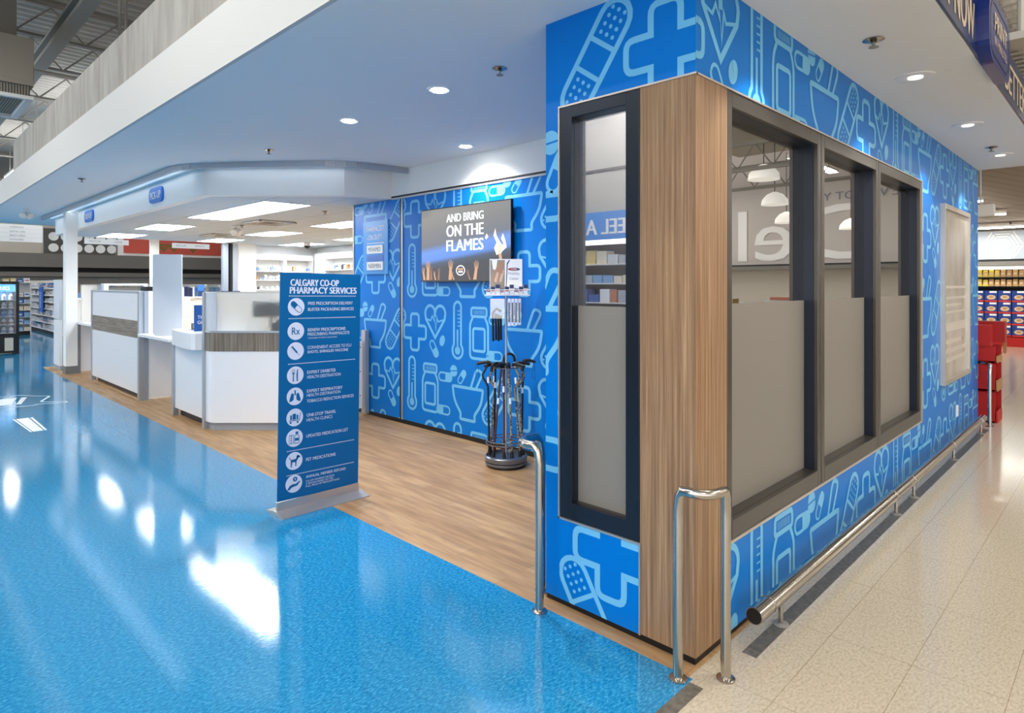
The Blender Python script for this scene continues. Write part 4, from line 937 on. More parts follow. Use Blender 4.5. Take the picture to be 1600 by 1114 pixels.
def shelf_unit_y(x0, x1, lb, zs=(2.25, 1.99, 1.71), top=2.58):
    t = thing('wall_shelf', lb, 'shelf unit', ((x0+x1)/2, 16.85, 1.5), 'white wall shelves of the pharmacy')
    y0 = 16.70
    mb = MB(); mb.box(x0-0.035, x0, y0, 17.0, 1.45, 2.74, white_plastic); mb.build('side_panel', t)
    mb = MB(); mb.box(x1, x1+0.035, y0, 17.0, 1.45, 2.74, white_plastic); mb.build('side_panel', t)
    mb = MB(); mb.box(x0, x1, y0, 17.0, top, 2.74, white_plastic); mb.build('header_board', t)
    mb = MB(); mb.box(x0, x1, 16.985, 17.0, 1.45, top, off_white); mb.build('back_board', t)
    for z in zs:
        mb = MB(); mb.box(x0, x1, y0, 16.985, z-0.025, z, white_plastic); mb.build('shelf_board', t)
    return t
shelf_unit_y(5.08, 5.92, 'white open wall shelf left of the banner top, three boards')
shelf_unit_y(6.00, 6.84, 'white open wall shelf directly above the banner top')
shelf_unit_y(6.90, 7.14, 'narrow white wall shelf in the pharmacy corner')
t = thing('wall_shelf', 'white wall shelf next to the blue mural panel edge', 'shelf unit', (6.99, 15.2, 1.5), 'white wall shelves of the pharmacy')
mb = MB(); mb.box(6.85, 7.15, 15.95, 16.0, 1.45, 2.8, white_plastic); mb.build('side_panel', t)
mb = MB(); mb.box(6.85, 7.15, 14.2, 14.25, 1.45, 2.8, white_plastic); mb.build('side_panel', t)
mb = MB(); mb.box(6.85, 7.15, 14.25, 15.95, 2.62, 2.8, white_plastic); mb.build('header_board', t)
for z in (2.29, 2.03, 1.75):
    mb = MB(); mb.box(6.85, 7.14, 14.25, 15.95, z-0.025, z, white_plastic); mb.build('shelf_board', t)
t = thing('tall_cupboard', 'tall white narrow cupboard between the corner shelves of the pharmacy', 'cupboard', (7.0, 16.3, 1.4))
mb = MB(); mb.box(6.9, 7.14, 16.02, 16.66, 1.4, 2.81, white_plastic); mb.build('body', t)
mb = MB(); mb.box(6.885, 6.899, 16.04, 16.33, 1.42, 2.79, white_plastic); mb.build('door', t)
mb = MB(); mb.box(6.885, 6.899, 16.35, 16.64, 1.42, 2.79, white_plastic); mb.build('door', t)
mb = MB(); mb.box(4.98, 7.14, 16.4, 16.98, 1.36, 1.42, white_plastic); tag(mb.build('dispensary_worktop'), 'long white worktop below the pharmacy wall shelves', 'worktop')
pk = [mat('pack_white', (240, 240, 238), .5), mat('pack_orange', (214, 160, 110), .5), mat('pack_blue', (120, 160, 210), .5), mat('pack_grey', (190, 192, 196), .5), mat('pack_dark', (70, 60, 66), .5)]
pn = ['white', 'orange', 'light blue', 'grey', 'dark']
def medicine_row(x0, x1, z, where, dense=1.0, onx=None):
    x = x0
    while x < x1-0.05:
        w_ = rb.uniform(0.04, 0.09); h_ = rb.uniform(0.06, 0.15); ci = rb.choice([0, 0, 0, 0, 3, 3, 1, 2, 4])
        if rb.random() < dense:
            if onx is None:
                if rb.random() < 0.5:
                    mb = MB(); mb.box(x, x+w_, 16.74, 16.84, z, z+h_, pk[ci]); mb.box(x+0.005, x+w_-0.005, 16.7385, 16.74, z+h_*.3, z+h_*.55, pk[rb.choice([2, 3, 1])])
                    tag(mb.build('medicine_box'), '%s medicine box on %s' % (pn[ci], where), 'medicine box', 'medicines on the pharmacy shelves')
                else:
                    r = min(w_/2, 0.035); mb = MB(); mb.lathe([(r, 0), (r, h_*.75), (r*.6, h_*.82), (r*.65, h_*.84), (r*.65, h_)], (x+r, 16.78, z), pk[ci], 10)
                    tag(mb.build('medicine_bottle', smooth=True), '%s medicine bottle on %s' % (pn[ci], where), 'medicine bottle', 'medicines on the pharmacy shelves')
            else:
                mb = MB(); mb.box(onx, onx+0.1, x, x+w_, z, z+h_, pk[ci]); tag(mb.build('medicine_box'), '%s medicine box on %s' % (pn[ci], where), 'medicine box', 'medicines on the pharmacy shelves')
        x += w_+rb.uniform(0.005, 0.03)
medicine_row(5.12, 5.9, 2.25, 'the top board of the shelf left of the banner', .8); medicine_row(5.12, 5.9, 1.99, 'the middle board of the shelf left of the banner'); medicine_row(5.15, 5.9, 1.71, 'the lowest board of the shelf left of the banner', .6)
medicine_row(6.04, 6.82, 2.25, 'the top board of the shelf above the banner'); medicine_row(6.92, 7.1, 2.25, 'the narrow corner shelf'); medicine_row(6.04, 6.82, 1.99, 'the middle board of the shelf above the banner', .7)
medicine_row(14.5, 15.9, 2.29, 'the shelf beside the blue mural panel', 1, 6.88); medicine_row(14.8, 15.9, 2.03, 'the lower board beside the blue mural panel', 1, 6.88)

# ------------------------------------------------------------------ cane display stand
cx, cy = 1.765, 3.07
t = thing('cane_stand', 'grey rotating display stand holding walking canes in front of the television wall', 'display stand', (cx, cy, 0))
stand_grey = mat('stand_grey', (116, 120, 126), 0.3, 0.7)
mb = MB(); mb.lathe([(0.20, 0.0), (0.20, 0.02)], (cx, cy, 0.0), black, 30); mb.lathe([(0.205, 0.02), (0.215, 0.03), (0.215, 0.05), (0.195, 0.055), (0.195, 0.045)], (cx, cy, 0), stand_grey, 30)
mb.lathe([(0.215, 0.06), (0.218, 0.10), (0.205, 0.112), (0.20, 0.08), (0.02, 0.07)], (cx, cy, 0), stand_grey, 30); mb.build('turntable_base', t, smooth=True)
mb = MB(); mb.tube([(cx, cy, 0.07), (cx, cy, 1.77)], 0.012, alu, 12); mb.build('pole', t, smooth=True)
def ring(mb, R, z, r, m, n=36): mb.tube([(cx+R*math.cos(2*PI*i/n), cy+R*math.sin(2*PI*i/n), z) for i in range(n+1)], r, m, 8, cap=False)
mb = MB(); ring(mb, 0.205, 0.235, 0.006, stand_grey); ring(mb, 0.205, 0.265, 0.006, stand_grey)
for i in range(6): a = PI*i/3+0.3; mb.tube([(cx, cy, 0.25), (cx+0.2*math.cos(a), cy+0.2*math.sin(a), 0.25)], 0.004, stand_grey, 6)
mb.build('lower_ring', t, smooth=True)
mb = MB(); ring(mb, 0.13, 1.0, 0.005, stand_grey)
for i in range(6): a = PI*i/3; mb.tube([(cx, cy, 1.0), (cx+0.13*math.cos(a), cy+0.13*math.sin(a), 1.0)], 0.004, stand_grey, 6)
mb.build('upper_ring', t, smooth=True)
R_ = Vector((0.7025, -0.7117, 0)); Fw = Vector((0.7117, 0.7025, 0))       # unit vectors across and along the aisle diagonal
def sp(r_, f_, z): v_ = Vector((cx, cy, 0))+R_*r_+Fw*f_; return (v_.x, v_.y, z)
def oquad(mb, r0, r1, f0, f1, z0, z1, m): mb.prism([sp(r0, f0, 0)[:2], sp(r1, f0, 0)[:2], sp(r1, f1, 0)[:2], sp(r0, f1, 0)[:2]], z0, z1, m)
mb = MB()
for z in (1.735, 1.79): 
    for (a, b) in (((-0.21, -0.10), (0.24, -0.10)), ((0.24, -0.10), (0.24, 0.10)), ((0.24, 0.10), (-0.21, 0.10)), ((-0.21, 0.10), (-0.21, -0.10))): mb.tube([sp(a[0], a[1], z), sp(b[0], b[1], z)], 0.004, white_plastic, 6)
for k in range(10): mb.tube([sp(-0.21+k*0.05, -0.10, 1.735), sp(-0.21+k*0.05, 0.10, 1.735)], 0.0025, white_plastic, 6)
mb.build('wire_tray', t)
mb = MB(); oquad(mb, -0.17, 0.165, 0.03, 0.036, 1.78, 2.105, label_white); pc = mb.build('sign_card', t)
pC = Plane(sp(-0.17, 0.03, 1.78), tuple(R_), (0, 0, 1), tuple(-Fw)); mb = MB()
skin_a, skin_b = mat('card_skin', (170, 132, 108), .5), mat('card_skin_light', (208, 178, 158), .5)
rect2(mb, pC, 0.005, 0.02, 0.155, 0.315, mat('card_taupe', (150, 140, 128), .5)); poly2(mb, pC, [(0.02, 0.315), (0.08, 0.315), (0.065, 0.21), (0.035, 0.22)], label_white, 0.0016)
for k in range(4): poly2(mb, pC, rounded([(0.02+k*0.026, 0.10), (0.042+k*0.026, 0.08), (0.085+k*0.022, 0.20), (0.065+k*0.022, 0.235)], 0.01), [skin_a, skin_b][k % 2], 0.002+k*0.0002)
poly2(mb, pC, rounded([(0.05, 0.20), (0.13, 0.17), (0.15, 0.29), (0.10, 0.30)], 0.015), skin_a, 0.003); poly2(mb, pC, [(0.165, 0.02), (0.172, 0.02), (0.185, 0.27), (0.21, 0.315), (0.20, 0.315), (0.176, 0.28)], text_navy, 0.0016)
poly2(mb, pC, circle(0.25, 0.22, 0.062, 0.015, 24), text_navy, 0.0016); poly2(mb, pC, circle(0.235, 0.22, 0.046, 0.011, 24), red_card, 0.002); put_text(mb, pC, 'CARE', 0.25, 0.214, 0.013, label_white, w=0.06, bold=.02, lift=.0026, align='c')
put_text(mb, pC, 'Mobility', 0.25, 0.155, 0.034, text_grey, w=0.115, lift=0.0018, align='c'); put_text(mb, pC, 'Center', 0.25, 0.112, 0.026, text_grey, w=0.095, lift=0.0018, align='c')
q = mb.build('card_print', pc)
for k in range(9):      # little boxes in the tray
    r0 = -0.20+k*0.047; mb = MB(); hh = 0.06+0.02*((k*7) % 3)
    f0 = -0.085+0.01*(k % 2)
    oquad(mb, r0, r0+0.042, f0, f0+0.08, 1.742, 1.742+hh, label_white); oquad(mb, r0, r0+0.042, f0-0.001, f0, 1.742+hh*0.62, 1.742+hh, text_navy); oquad(mb, r0+0.005, r0+0.037, f0-0.001, f0, 1.742+hh*.42, 1.742+hh*.55, red_card)
    tag(mb.build('cane_tip_box'), 'small white and navy accessory box in the wire tray under the mobility sign', 'box', 'accessory boxes in the wire tray')
# hanging bags
t = thing('hanging_bag', 'clear bag with a black folded cane hanging under the wire tray, left of the pole', 'bag', sp(-0.11, -0.05, 1.28))
mb = MB()
for k, (r0, f0) in enumerate([(-0.135, -0.06), (-0.105, -0.065), (-0.08, -0.05), (-0.055, -0.055)]):
    mb.tube([sp(r0, f0, 1.56-0.01*k), sp(r0+0.004, f0, 1.27+0.012*(k % 2))], 0.012, black, 8)
mb.tube([sp(-0.13, -0.06, 1.56), sp(-0.10, -0.06, 1.60), sp(-0.05, -0.06, 1.57)], 0.014, black, 8); mb.build('folded_cane', t, smooth=True)
mb = MB(); oquad(mb, -0.16, -0.015, -0.085, -0.035, 1.50, 1.70, bag_film); mb.build('clear_bag', t)
for k in range(4):
    mb = MB(); oquad(mb, 0.015+k*0.035, 0.045+k*0.035, -0.04-0.012*k, -0.03-0.012*k, 1.42+0.005*k, 1.70, bag_film); oquad(mb, 0.022+k*0.035, 0.038+k*0.035, -0.045-0.012*k, -0.041-0.012*k, 1.46, 1.66, taupe_band)
    tag(mb.build('accessory_pack'), 'grey clear accessory pack hanging right of the display pole under the tray', 'package', 'accessory packs hanging by the pole')
cane_red = mat('cane_mahogany', (84, 34, 24), 0.3); cane_pat = mat('cane_patterned', (120, 90, 50), 0.35)
cc = ramp(cane_pat, noise(cane_pat, pos_scaled(cane_pat, 1, 1, 1), 60, 2), [(0.40, (20, 18, 16)), (0.5, (150, 116, 66)), (0.6, (196, 168, 110)), (0.68, (110, 50, 36))])
cane_pat.node_tree.links.new(cc, cane_pat.node_tree.nodes['Principled BSDF'].inputs['Base Color'])
rubber = mat('rubber', (16, 16, 16), 0.6)
def cane(ang, tiltr, kind, m, lb, top=1.05, strap=False, r0=0.15, spin=None):
    """kind: 'L' offset grip, 'T' straight derby grip, 'C' crook"""
    a = ang; r1 = 0.175
    B = Vector((cx+r1*math.cos(a), cy+r1*math.sin(a), 0.125)); T = Vector((cx+r0*math.cos(a+tiltr), cy+r0*math.sin(a+tiltr), top-0.06))
    d = (T-B).normalized(); s = spin if spin is not None else a
    h = Vector((math.cos(s), math.sin(s), 0))
    t = thing('walking_cane', lb, 'cane', (B.x, B.y, 0.115), 'walking canes in the display stand')
    mb = MB()
    if kind == 'L':
        K = T-Vector((0, 0, 0.20)); mb.tube([B, K, K+h*0.012+Vector((0, 0, 0.03)), K+h*0.05+Vector((0, 0, 0.09)), K+h*0.055+Vector((0, 0, 0.12)), T+h*0.01, T+Vector((0, 0, 0.03))], 0.0105, m, 10)
        g0 = T+Vector((0, 0, 0.03))
    else:
        mb.tube([B, T], 0.0105, m, 10); g0 = T
    mb.build('shaft', t, smooth=True)
    mb = MB(); mb.tube([B-Vector((0, 0, 0.01))+d*0.0, B+d*0.05], [0.021, 0.014], rubber, 12); mb.build('rubber_tip', t, smooth=True)
    mb = MB()
    if kind == 'C': mb.tube([g0-Vector((0, 0, 0.0))]+[g0+h*(0.055-0.055*math.cos(x_))+Vector((0, 0, 0.055*math.sin(x_))) for x_ in [PI*i/8 for i in range(1, 9)]]+[g0+h*0.11-Vector((0, 0, 0.03))], 0.014, black, 10)
    elif kind == 'T': mb.tube([g0, g0+Vector((0, 0, 0.035)), g0+h*0.02+Vector((0, 0, 0.055)), g0+h*0.07+Vector((0, 0, 0.052)), g0+h*0.13+Vector((0, 0, 0.035))], [0.013, 0.016, 0.017, 0.017, 0.013], black, 10)
    else: mb.tube([g0-h*0.03+Vector((0, 0, 0.01)), g0+Vector((0, 0, 0.018)), g0+h*0.06+Vector((0, 0, 0.012)), g0+h*0.11], [0.014, 0.017, 0.017, 0.015], black, 10)
    mb.build('grip', t, smooth=True)
    mb = MB(); q_ = 0.52+0.04*((len(lb)*7) % 6); mb.tube([B+d*q_, B+d*(q_+0.06)], 0.0118, label_white, 10); mb.build('label_sleeve', t)
    if strap:
        e = g0+h*0.115+Vector((0, 0, 0.02)); mb = MB(); mb.tube([e, e+h*0.01-Vector((0, 0, 0.08)), e+h*0.005-Vector((0, 0, 0.17)), e-h*0.02-Vector((0, 0, 0.15)), e-h*0.015-Vector((0, 0, 0.02))], 0.002, black, 5); mb.build('wrist_strap', t)
aR = math.atan2(R_.y, R_.x)
cane(aR+PI+0.25, 0.0, 'L', black, 'black cane with offset grip and wrist strap, furthest left in the stand', 1.07, True, 0.19, aR+PI)
cane(aR+PI-0.35, 0.2, 'L', cane_pat, 'patterned cane with bent neck standing second from the stand edge on the left', 1.04, False, 0.12, aR+PI+0.4)
cane(aR+PI+0.75, 0.3, 'C', cane_red, 'mahogany cane with black crook facing the camera, left of the pole', 1.06, False, 0.10, aR+PI+0.5)
cane(aR-PI/2-0.1, -0.2, 'T', cane_red, 'mahogany cane with derby grip just left of the pole', 1.05, False, 0.09, aR+PI+1.0)
cane(aR-PI/2+0.35, 0.1, 'T', cane_pat, 'light patterned cane standing nearest the camera at the pole', 1.05, False, 0.07, aR+PI+1.4)
cane(aR-PI/2+0.95, 0.0, 'L', cane_pat, 'patterned cane with bent neck right of the pole', 1.05, False, 0.11, aR-0.5)
cane(aR-0.25, 0.1, 'L', cane_pat, 'dark patterned cane with white sleeve near the right of the stand', 1.06, False, 0.13, aR+0.2)
cane(aR+0.4, -0.1, 'T', black, 'black cane with straight grip and wrist strap, furthest right in the stand', 1.07, True, 0.18, aR)
cane(aR+PI/2, 0.2, 'C', black, 'taller black cane with arched crook at the back right of the stand', 1.13, False, 0.12, aR)
cane(aR+PI/2+0.8, 1.2, 'T', black, 'black cane crossing diagonally behind the pole', 1.05, False, 0.12, aR+0.1)

# ------------------------------------------------------------------ store beyond, left: far wall, signs, shelves, cooler
mb = MB(); mb.box(-14, 30, 33.0, 33.2, 3.22, 6.4, beige_panel); struct(mb.build('wall_far'), 'beige panelled far wall of the store')
mb = MB(); mb.box(-14, 30, 32.6, 33.2, 2.62, 3.22, taupe_band); mb.box(-14, 30, 32.55, 33.2, 2.20, 2.40, taupe_band); struct(mb.build('trim_10'))
mb = MB(); mb.box(-14, 30, 33.1, 33.2, 0, 2.18, mat('far_low', (178, 168, 156), .7)); mb.box(-14, 30, 33.1, 33.2, 2.18, 2.62, dark_band); struct(mb.build('wall_far'), 'low part of the far wall under a dark band')
mb = MB(); mb.box(-14, 30, 33.3, 33.4, 6.4, 9.0, dark_steel); struct(mb.build('wall_far'), 'dark upper far wall')
def hanging_sign(x0, x1, y, z0, z1, lb, lines):
    t = thing('hanging_sign', lb, 'sign', ((x0+x1)/2, y, z0))
    mb = MB(); mb.box(x0, x1, y-0.02, y+0.02, z0, z1, label_white); mb.build('sign_board', t)
    mb = MB(); pl = Plane((x0, y-0.02, z0), (1, 0, 0), (0, 0, 1), (0, -1, 0)); H = z1-z0
    for (s_, u, v_, h, w_) in lines: put_text(mb, pl, s_, u*(x1-x0), v_*H, h, text_grey, w=w_, lift=0.003)
    for k in range(1, 4):
        if H > 0.3: rect2(mb, pl, 0.02, H*k/4, (x1-x0)-0.02, H*k/4+0.006, mat('rule_grey', (210, 210, 210), .5), 0.003)
    mb.build('lettering', t)
    mb = MB()
    for x in (x0+0.15, x1-0.15): mb.tube([(x, y, z1), (x, y, 7.62)], 0.008, dark_steel, 6)
    mb.build('hanger_rod', t)
hanging_sign(-1.2, 0.86, 22, 3.11, 3.62, 'large white aisle directory sign hanging beyond the soffit end', [('VITAMINS', .12, .80, .045, .32), ('COSMETICS', .62, .80, .045, .32), ('FIRST AID', .12, .55, .045, .3), ('DENTAL CARE', .62, .55, .045, .36), ('BEAUTY NEEDS', .62, .32, .045, .36), ('STATIONERY', .62, .08, .045, .34)])
hanging_sign(2.333, 3.66, 24, 3.24, 3.42, 'white aisle sign hanging in front of the round wall discs', [('HEALTH CARE', .1, .4, .05, .34), ('VITAMINS', .66, .4, .05, .24)])
hanging_sign(5.087, 6.409, 24, 3.21, 3.40, 'white aisle sign hanging in front of the red wall panel', [('HEALTH CARE', .1, .4, .05, .34), ('SPECIALTY', .6, .4, .05, .34)])
t = thing('disc_panel', 'dark wall panel with two rows of white discs high on the far wall', 'wall panel', (3.9, 32.9, 3.3))
mb = MB(); mb.box(2.6, 5.35, 32.87, 32.97, 3.22, 4.35, mat('disc_back', (84, 84, 80), .6)); mb.build('board', t)
for k in range(6):
    for r, z in ((0, 3.50), (1, 4.00)):
        mb = MB(); pts = circle(2.95+k*0.45, z, 0.19, n=20); n = len(pts)
        mb.add([(p[0], 32.85, p[1]) for p in pts]+[(p[0], 32.87, p[1]) for p in pts], [tuple(range(n)), tuple(range(2*n-1, n-1, -1))]+[(i, n+i, n+(i+1) % n, (i+1) % n) for i in range(n)], label_white); mb.build('disc', t)
t = thing('red_sign_board', 'salmon red wall panel with a white border high on the far wall', 'wall panel', (8, 32.9, 3.3))
mb = MB(); mb.box(5.45, 10.6, 32.88, 32.97, 3.24, 4.2, label_white); mb.build('border', t)
mb = MB(); mb.box(5.7, 10.4, 32.83, 32.879, 3.36, 4.2, red_panel); mb.build('panel', t)
mb = MB(); olive = mat('olive_print', (130, 104, 50), .6)
for x in (7.45, 7.9, 8.8): mb.face([(x-0.25, 32.825, 3.72), (x+0.22, 32.825, 3.72), (x, 32.825, 3.45)], olive)
mb.box(7.0, 7.9, 32.822, 32.829, 3.74, 3.86, olive); mb.build('print', t)

pc_ = [mat('prod_%d' % i, c, .5) for i, c in enumerate([(230, 230, 232), (200, 206, 214), (120, 160, 205), (226, 214, 196), (196, 120, 96), (60, 100, 170), (170, 176, 186), (214, 190, 130)])]
pname = ['white', 'light grey', 'pale blue', 'cream', 'rust red', 'blue', 'silver', 'tan']
shelf_white = mat('shelf_white', (214, 212, 208), .5)
rp = random.Random(5)
def gondola_x(x, y0, y1, z1, n, lb, side=-1, dep=0.45, ncol=10, where='', cat_items='product', cols=None, grp='', h_=0.18, onlyrows=None):
    """shelving facing -x (side=-1) in plane x"""
    t = thing('shelving_unit', lb, 'shelf unit', (x+dep/2, (y0+y1)/2, 0))
    mb = MB(); mb.box(x+dep-0.03, x+dep, y0, y1, 0.0, z1, shelf_white); mb.build('back_board', t)
    mb = MB(); mb.box(x, x+dep, y0-0.03, y0, 0.0, z1, shelf_white); mb.box(x, x+dep, y1, y1+0.03, 0.0, z1, shelf_white); mb.build('end_panel', t)
    mb = MB(); mb.box(x+0.03, x+dep, y0, y1, 0.0, 0.14, black); mb.build('kick_base', t)
    for k in range(n):
        z = 0.16+k*(z1-0.2)/n
        mb = MB(); mb.box(x, x+dep-0.03, y0, y1, z-0.02, z, shelf_white); mb.box(x-0.01, x, y0, y1, z-0.035, z+0.01, label_white); mb.build('shelf_board', t)
        if onlyrows is not None and k not in onlyrows: continue
        y = y0+0.05
        while y < y1-0.15:
            w_ = (y1-y0)/ncol*rp.uniform(0.7, 1.15); hh = h_*rp.uniform(0.6, 1.15); i = rp.choice(cols) if cols else rp.randrange(8)
            ww = min(w_, y1-0.05-y)
            mb = MB(); mb.box(x+0.02, x+0.22, y, y+ww-0.03, z, z+hh, pc_[i]); mb.box(x+0.018, x+0.02, y+ww*.15, y+ww*.7, z+hh*.3, z+hh*.6, pc_[(i+2) % 8])
            tag(mb.build('packaged_product'), '%s package on shelf row %s of %s' % (pname[i], ['one', 'two', 'three', 'four', 'five', 'six', 'seven', 'eight'][k], where), cat_items, grp)
            y += w_
gondola_x(1.9, 25.9, 32.4, 2.02, 7, 'long white store shelving beside the far blue aisle', where='the long aisle shelving', grp='packages on the long aisle shelving', ncol=16, cols=[0, 1, 1, 2, 3, 6, 6, 5])
t = thing('aisle_banner', 'narrow bright blue banner hanging down the front of the aisle shelving', 'banner', (1.86, 28.7, 0.8))
mb = MB(); mb.box(1.85, 1.87, 28.3, 29.1, 0.8, 1.75, mat('aisle_banner_blue', (30, 110, 210), .5)); mb.build('panel', t)
mb = MB(); put_text(mb, Plane((1.85, 28.75, 0.95), (0, 0, 1), (0, 1, 0), (-1, 0, 0)), 'SPECIALS', 0, -0.1, 0.3, label_white, w=0.6); mb.build('lettering', t)
# end cap shelving between cooler and long shelving
def rack_y(x0, x1, y, z1, n, lb, where, grp, ncol=5, cols=None, name='shelving_unit', hh0=0.16, kmin=0):
    t = thing(name, lb, 'shelf unit', ((x0+x1)/2, y+0.2, 0))
    mb = MB(); mb.box(x0, x1, y+0.37, y+0.4, 0, z1, shelf_white); mb.box(x0-0.03, x0, y, y+0.4, 0, z1, shelf_white); mb.box(x1, x1+0.03, y, y+0.4, 0, z1, shelf_white); mb.build('frame', t)
    mb = MB(); mb.box(x0, x1, y+0.03, y+0.37, 0, 0.14, black); mb.build('kick_base', t)
    for k in range(n):
        z = 0.17+k*(z1-0.2)/n
        if z > z1-0.3: z = z1-0.02
        mb = MB(); mb.box(x0, x1, y, y+0.37, z-0.02, z, shelf_white); mb.build('shelf_board', t)
        if k < kmin: continue
        x = x0+0.02; w_ = (x1-x0)/ncol
        while x < x1-w_*0.6:
            i = rp.choice(cols) if cols else rp.randrange(8); h = hh0*rp.uniform(.7, 1.2)
            mb = MB(); mb.box(x, x+w_*0.86, y+0.03, y+0.25, z, z+h, pc_[i]); mb.box(x+w_*.15, x+w_*.7, y+0.028, y+0.03, z+h*.3, z+h*.6, pc_[(i+4) % 8])
            tag(mb.build('packaged_product'), '%s package on shelf row %s of %s' % (pname[i], ['one', 'two', 'three', 'four', 'five', 'six', 'seven', 'eight'][k], where), 'product', grp)
            x += w_
rack_y(0.55, 1.35, 27.5, 1.95, 7, 'narrow white end shelving between the drinks cooler and the long aisle shelving', 'the narrow end shelving', 'packages on the end shelving', 4)
rack_y(2.9, 7.4, 27.0, 1.86, 6, 'low store shelving seen over the rear pharmacy cabinet, left part', 'the shelving behind the rear cabinet', 'packages behind the rear cabinet', 20, hh0=0.24, kmin=4)
rack_y(7.5, 11.5, 27.0, 1.86, 6, 'low store shelving seen over the rear pharmacy cabinet, right part', 'the shelving beyond the ring binders', 'packages beyond the ring binders', 18, cols=[0, 0, 1, 2, 6, 4], hh0=0.24, kmin=4)
# cooler
t = thing('drinks_cooler', 'tall black glass front drinks cooler at the far left', 'cooler', (-0.7, 19.9, 0))
mb = MB(); mb.box(-1.4, -1.33, 19.68, 20.35, 0.0, 1.93, black); mb.box(-0.075, -0.005, 19.68, 20.35, 0.0, 1.93, black); mb.box(-1.33, -0.075, 19.68, 20.35, 1.86, 1.93, black); mb.box(-1.33, -0.075, 19.68, 20.35, 0.04, 0.52, black); mb.box(-1.33, -0.075, 20.3, 20.35, 0.52, 1.86, mat('cooler_back', (84, 110, 128), .5)); mb.build('cabinet', t)
mb = MB(); mb.box(-1.33, -0.085, 19.70, 19.72, 1.66, 1.85, mat('cooler_header', (70, 150, 220), .4, emit=(90, 170, 235), estr=0.9)); h_ = mb.build('header_sign', t)
mb = MB(); put_text(mb, Plane((-0.95, 19.70, 1.70), (1, 0, 0), (0, 0, 1), (0, -1, 0)), 'DAIRY DRINKS', 0, 0, 0.1, mat('white_lit', (240, 245, 250), .4, emit=(235, 240, 250), estr=0.8), w=0.75, bold=.02); mb.build('lettering', h_)
for k, z in enumerate((0.56, 0.78, 1.0, 1.22, 1.44)):
    mb = MB(); mb.box(-1.33, -0.08, 19.74, 20.28, z-0.015, z, alu); mb.build('shelf', t)
    for j in range(8):
        i = [0, 0, 2, 1, 0][k]; r = 0.05; x = -0.16-j*0.15
        mb = MB(); mb.lathe([(r, 0), (r, .11), (r*.5, .145), (r*.5, .165)], (x, 19.83, z), pc_[i], 10); mb.lathe([(r+.001, .03), (r+.001, .08)], (x, 19.83, z), pc_[[2, 4, 5, 6, 3][k]], 10)
        tag(mb.build('drink_bottle'), '%s drink bottle on cooler shelf %s behind the glass' % (pname[i], ['one', 'two', 'three', 'four', 'five'][k]), 'bottle', 'bottles on cooler shelf %s' % ['one', 'two', 'three', 'four', 'five'][k])
for j, x in enumerate((-0.22, -0.58, -0.94)):
    mb = MB(); mb.box(x-0.09, x+0.09, 19.665, 19.679, 0.10, 0.44, mat('cooler_crate', (196, 186, 168), .6)); mb.build('vent_insert', t)
mb = MB(); mb.box(-1.33, -0.075, 19.66, 19.675, 0.55, 1.86, clear_glass); mb.build('glass_door', t)
l = bpy.data.lights.new('cooler_tube', 'AREA'); l.energy = 14; l.shape = 'RECTANGLE'; l.size = 1.1; l.size_y = 0.05; l.color = (0.75, 0.88, 1)
o = bpy.data.objects.new('cooler_tube', l); COL.objects.link(o); o.location = (-0.7, 19.78, 1.84); o.rotation_euler = (0.3, 0, 0)
# floor decals
plG = Plane((0, 0, 0), (1, 0, 0), (0, 1, 0), (0, 0, 1))
t = thing('floor_decal', 'white outlined pictogram decal on the blue floor', 'floor decal', (-1.1, 10.9, 0.0))
mb = MB()
for f in stroke(rounded([(-1.75, 10.65), (-1.05, 10.45), (-0.98, 10.55), (-0.64, 10.40), (-0.62, 10.50), (-0.92, 10.75), (-0.70, 11.30), (-0.85, 11.40), (-1.05, 11.75), (-1.9, 11.7)], .08), .035): poly2(mb, plG, f, decal_white, 0.002)
poly2(mb, plG, [(-1.7, 10.85), (-1.28, 10.75), (-1.12, 11.45), (-1.6, 11.5)], decal_white, 0.002); poly2(mb, plG, [(-1.22, 10.74), (-1.16, 10.73), (-0.99, 11.42), (-1.06, 11.44)], decal_white, 0.002)
mb.build('print', t)
t = thing('floor_decal', 'white striped rectangular decal on the blue floor', 'floor decal', (-1.3, 8.9, 0.0))
mb = MB()
for a, b in ((0, .10), (.16, .78), (.86, 1)): poly2(mb, plG, [(-1.43+0.22*a, 9.40), (-1.43+0.22*b, 9.40), (-1.39+0.17*b, 8.32), (-1.39+0.17*a, 8.32)], decal_white, 0.002)
mb.build('print', t)

# ------------------------------------------------------------------ roof of the left hall
mb = MB()
y = -6.0; v = []; f = []; k = 0; per = 0.30
while y < 40:
    for dy, dz in ((0, 0), (0.05, 0.06), (0.17, 0.06), (0.22, 0)):
        v += [(-14, y+dy, 7.6+dz), (30, y+dy, 7.6+dz)]
    y += per
n = len(v)//2
mb.add(v, [(2*i, 2*i+2, 2*i+3, 2*i+1) for i in range(n-1)], roof_mat)
mb.box(-14, 30, -16, 45, 7.75, 7.85, roof_mat); struct(mb.build('ceiling'), 'dark corrugated steel roof deck')
def joist(y, lb, x0=-14, x1=30, zb=6.85, zt=7.5):
    mb = MB(); mb.box(x0, x1, y-0.06, y+0.06, zt, zt+0.06, dark_steel); mb.box(x0, x1, y-0.05, y+0.05, zb, zb+0.05, dark_steel)
    x = x0; up = True
    while x < x1:
        mb.tube([(x, y, zb+0.03 if up else zt), (x+0.6, y, zt if up else zb+0.03)], 0.018, dark_steel, 4, cap=False); up = not up; x += 0.6
    tag(mb.build('bar_joist'), lb, 'roof joist', 'open web roof joists')
for i, y in enumerate((7.5, 10.5, 14.3, 16.5, 19.5, 22.5, 26, 30)): joist(y, 'grey open web steel joist crossing under the corrugated roof deck')
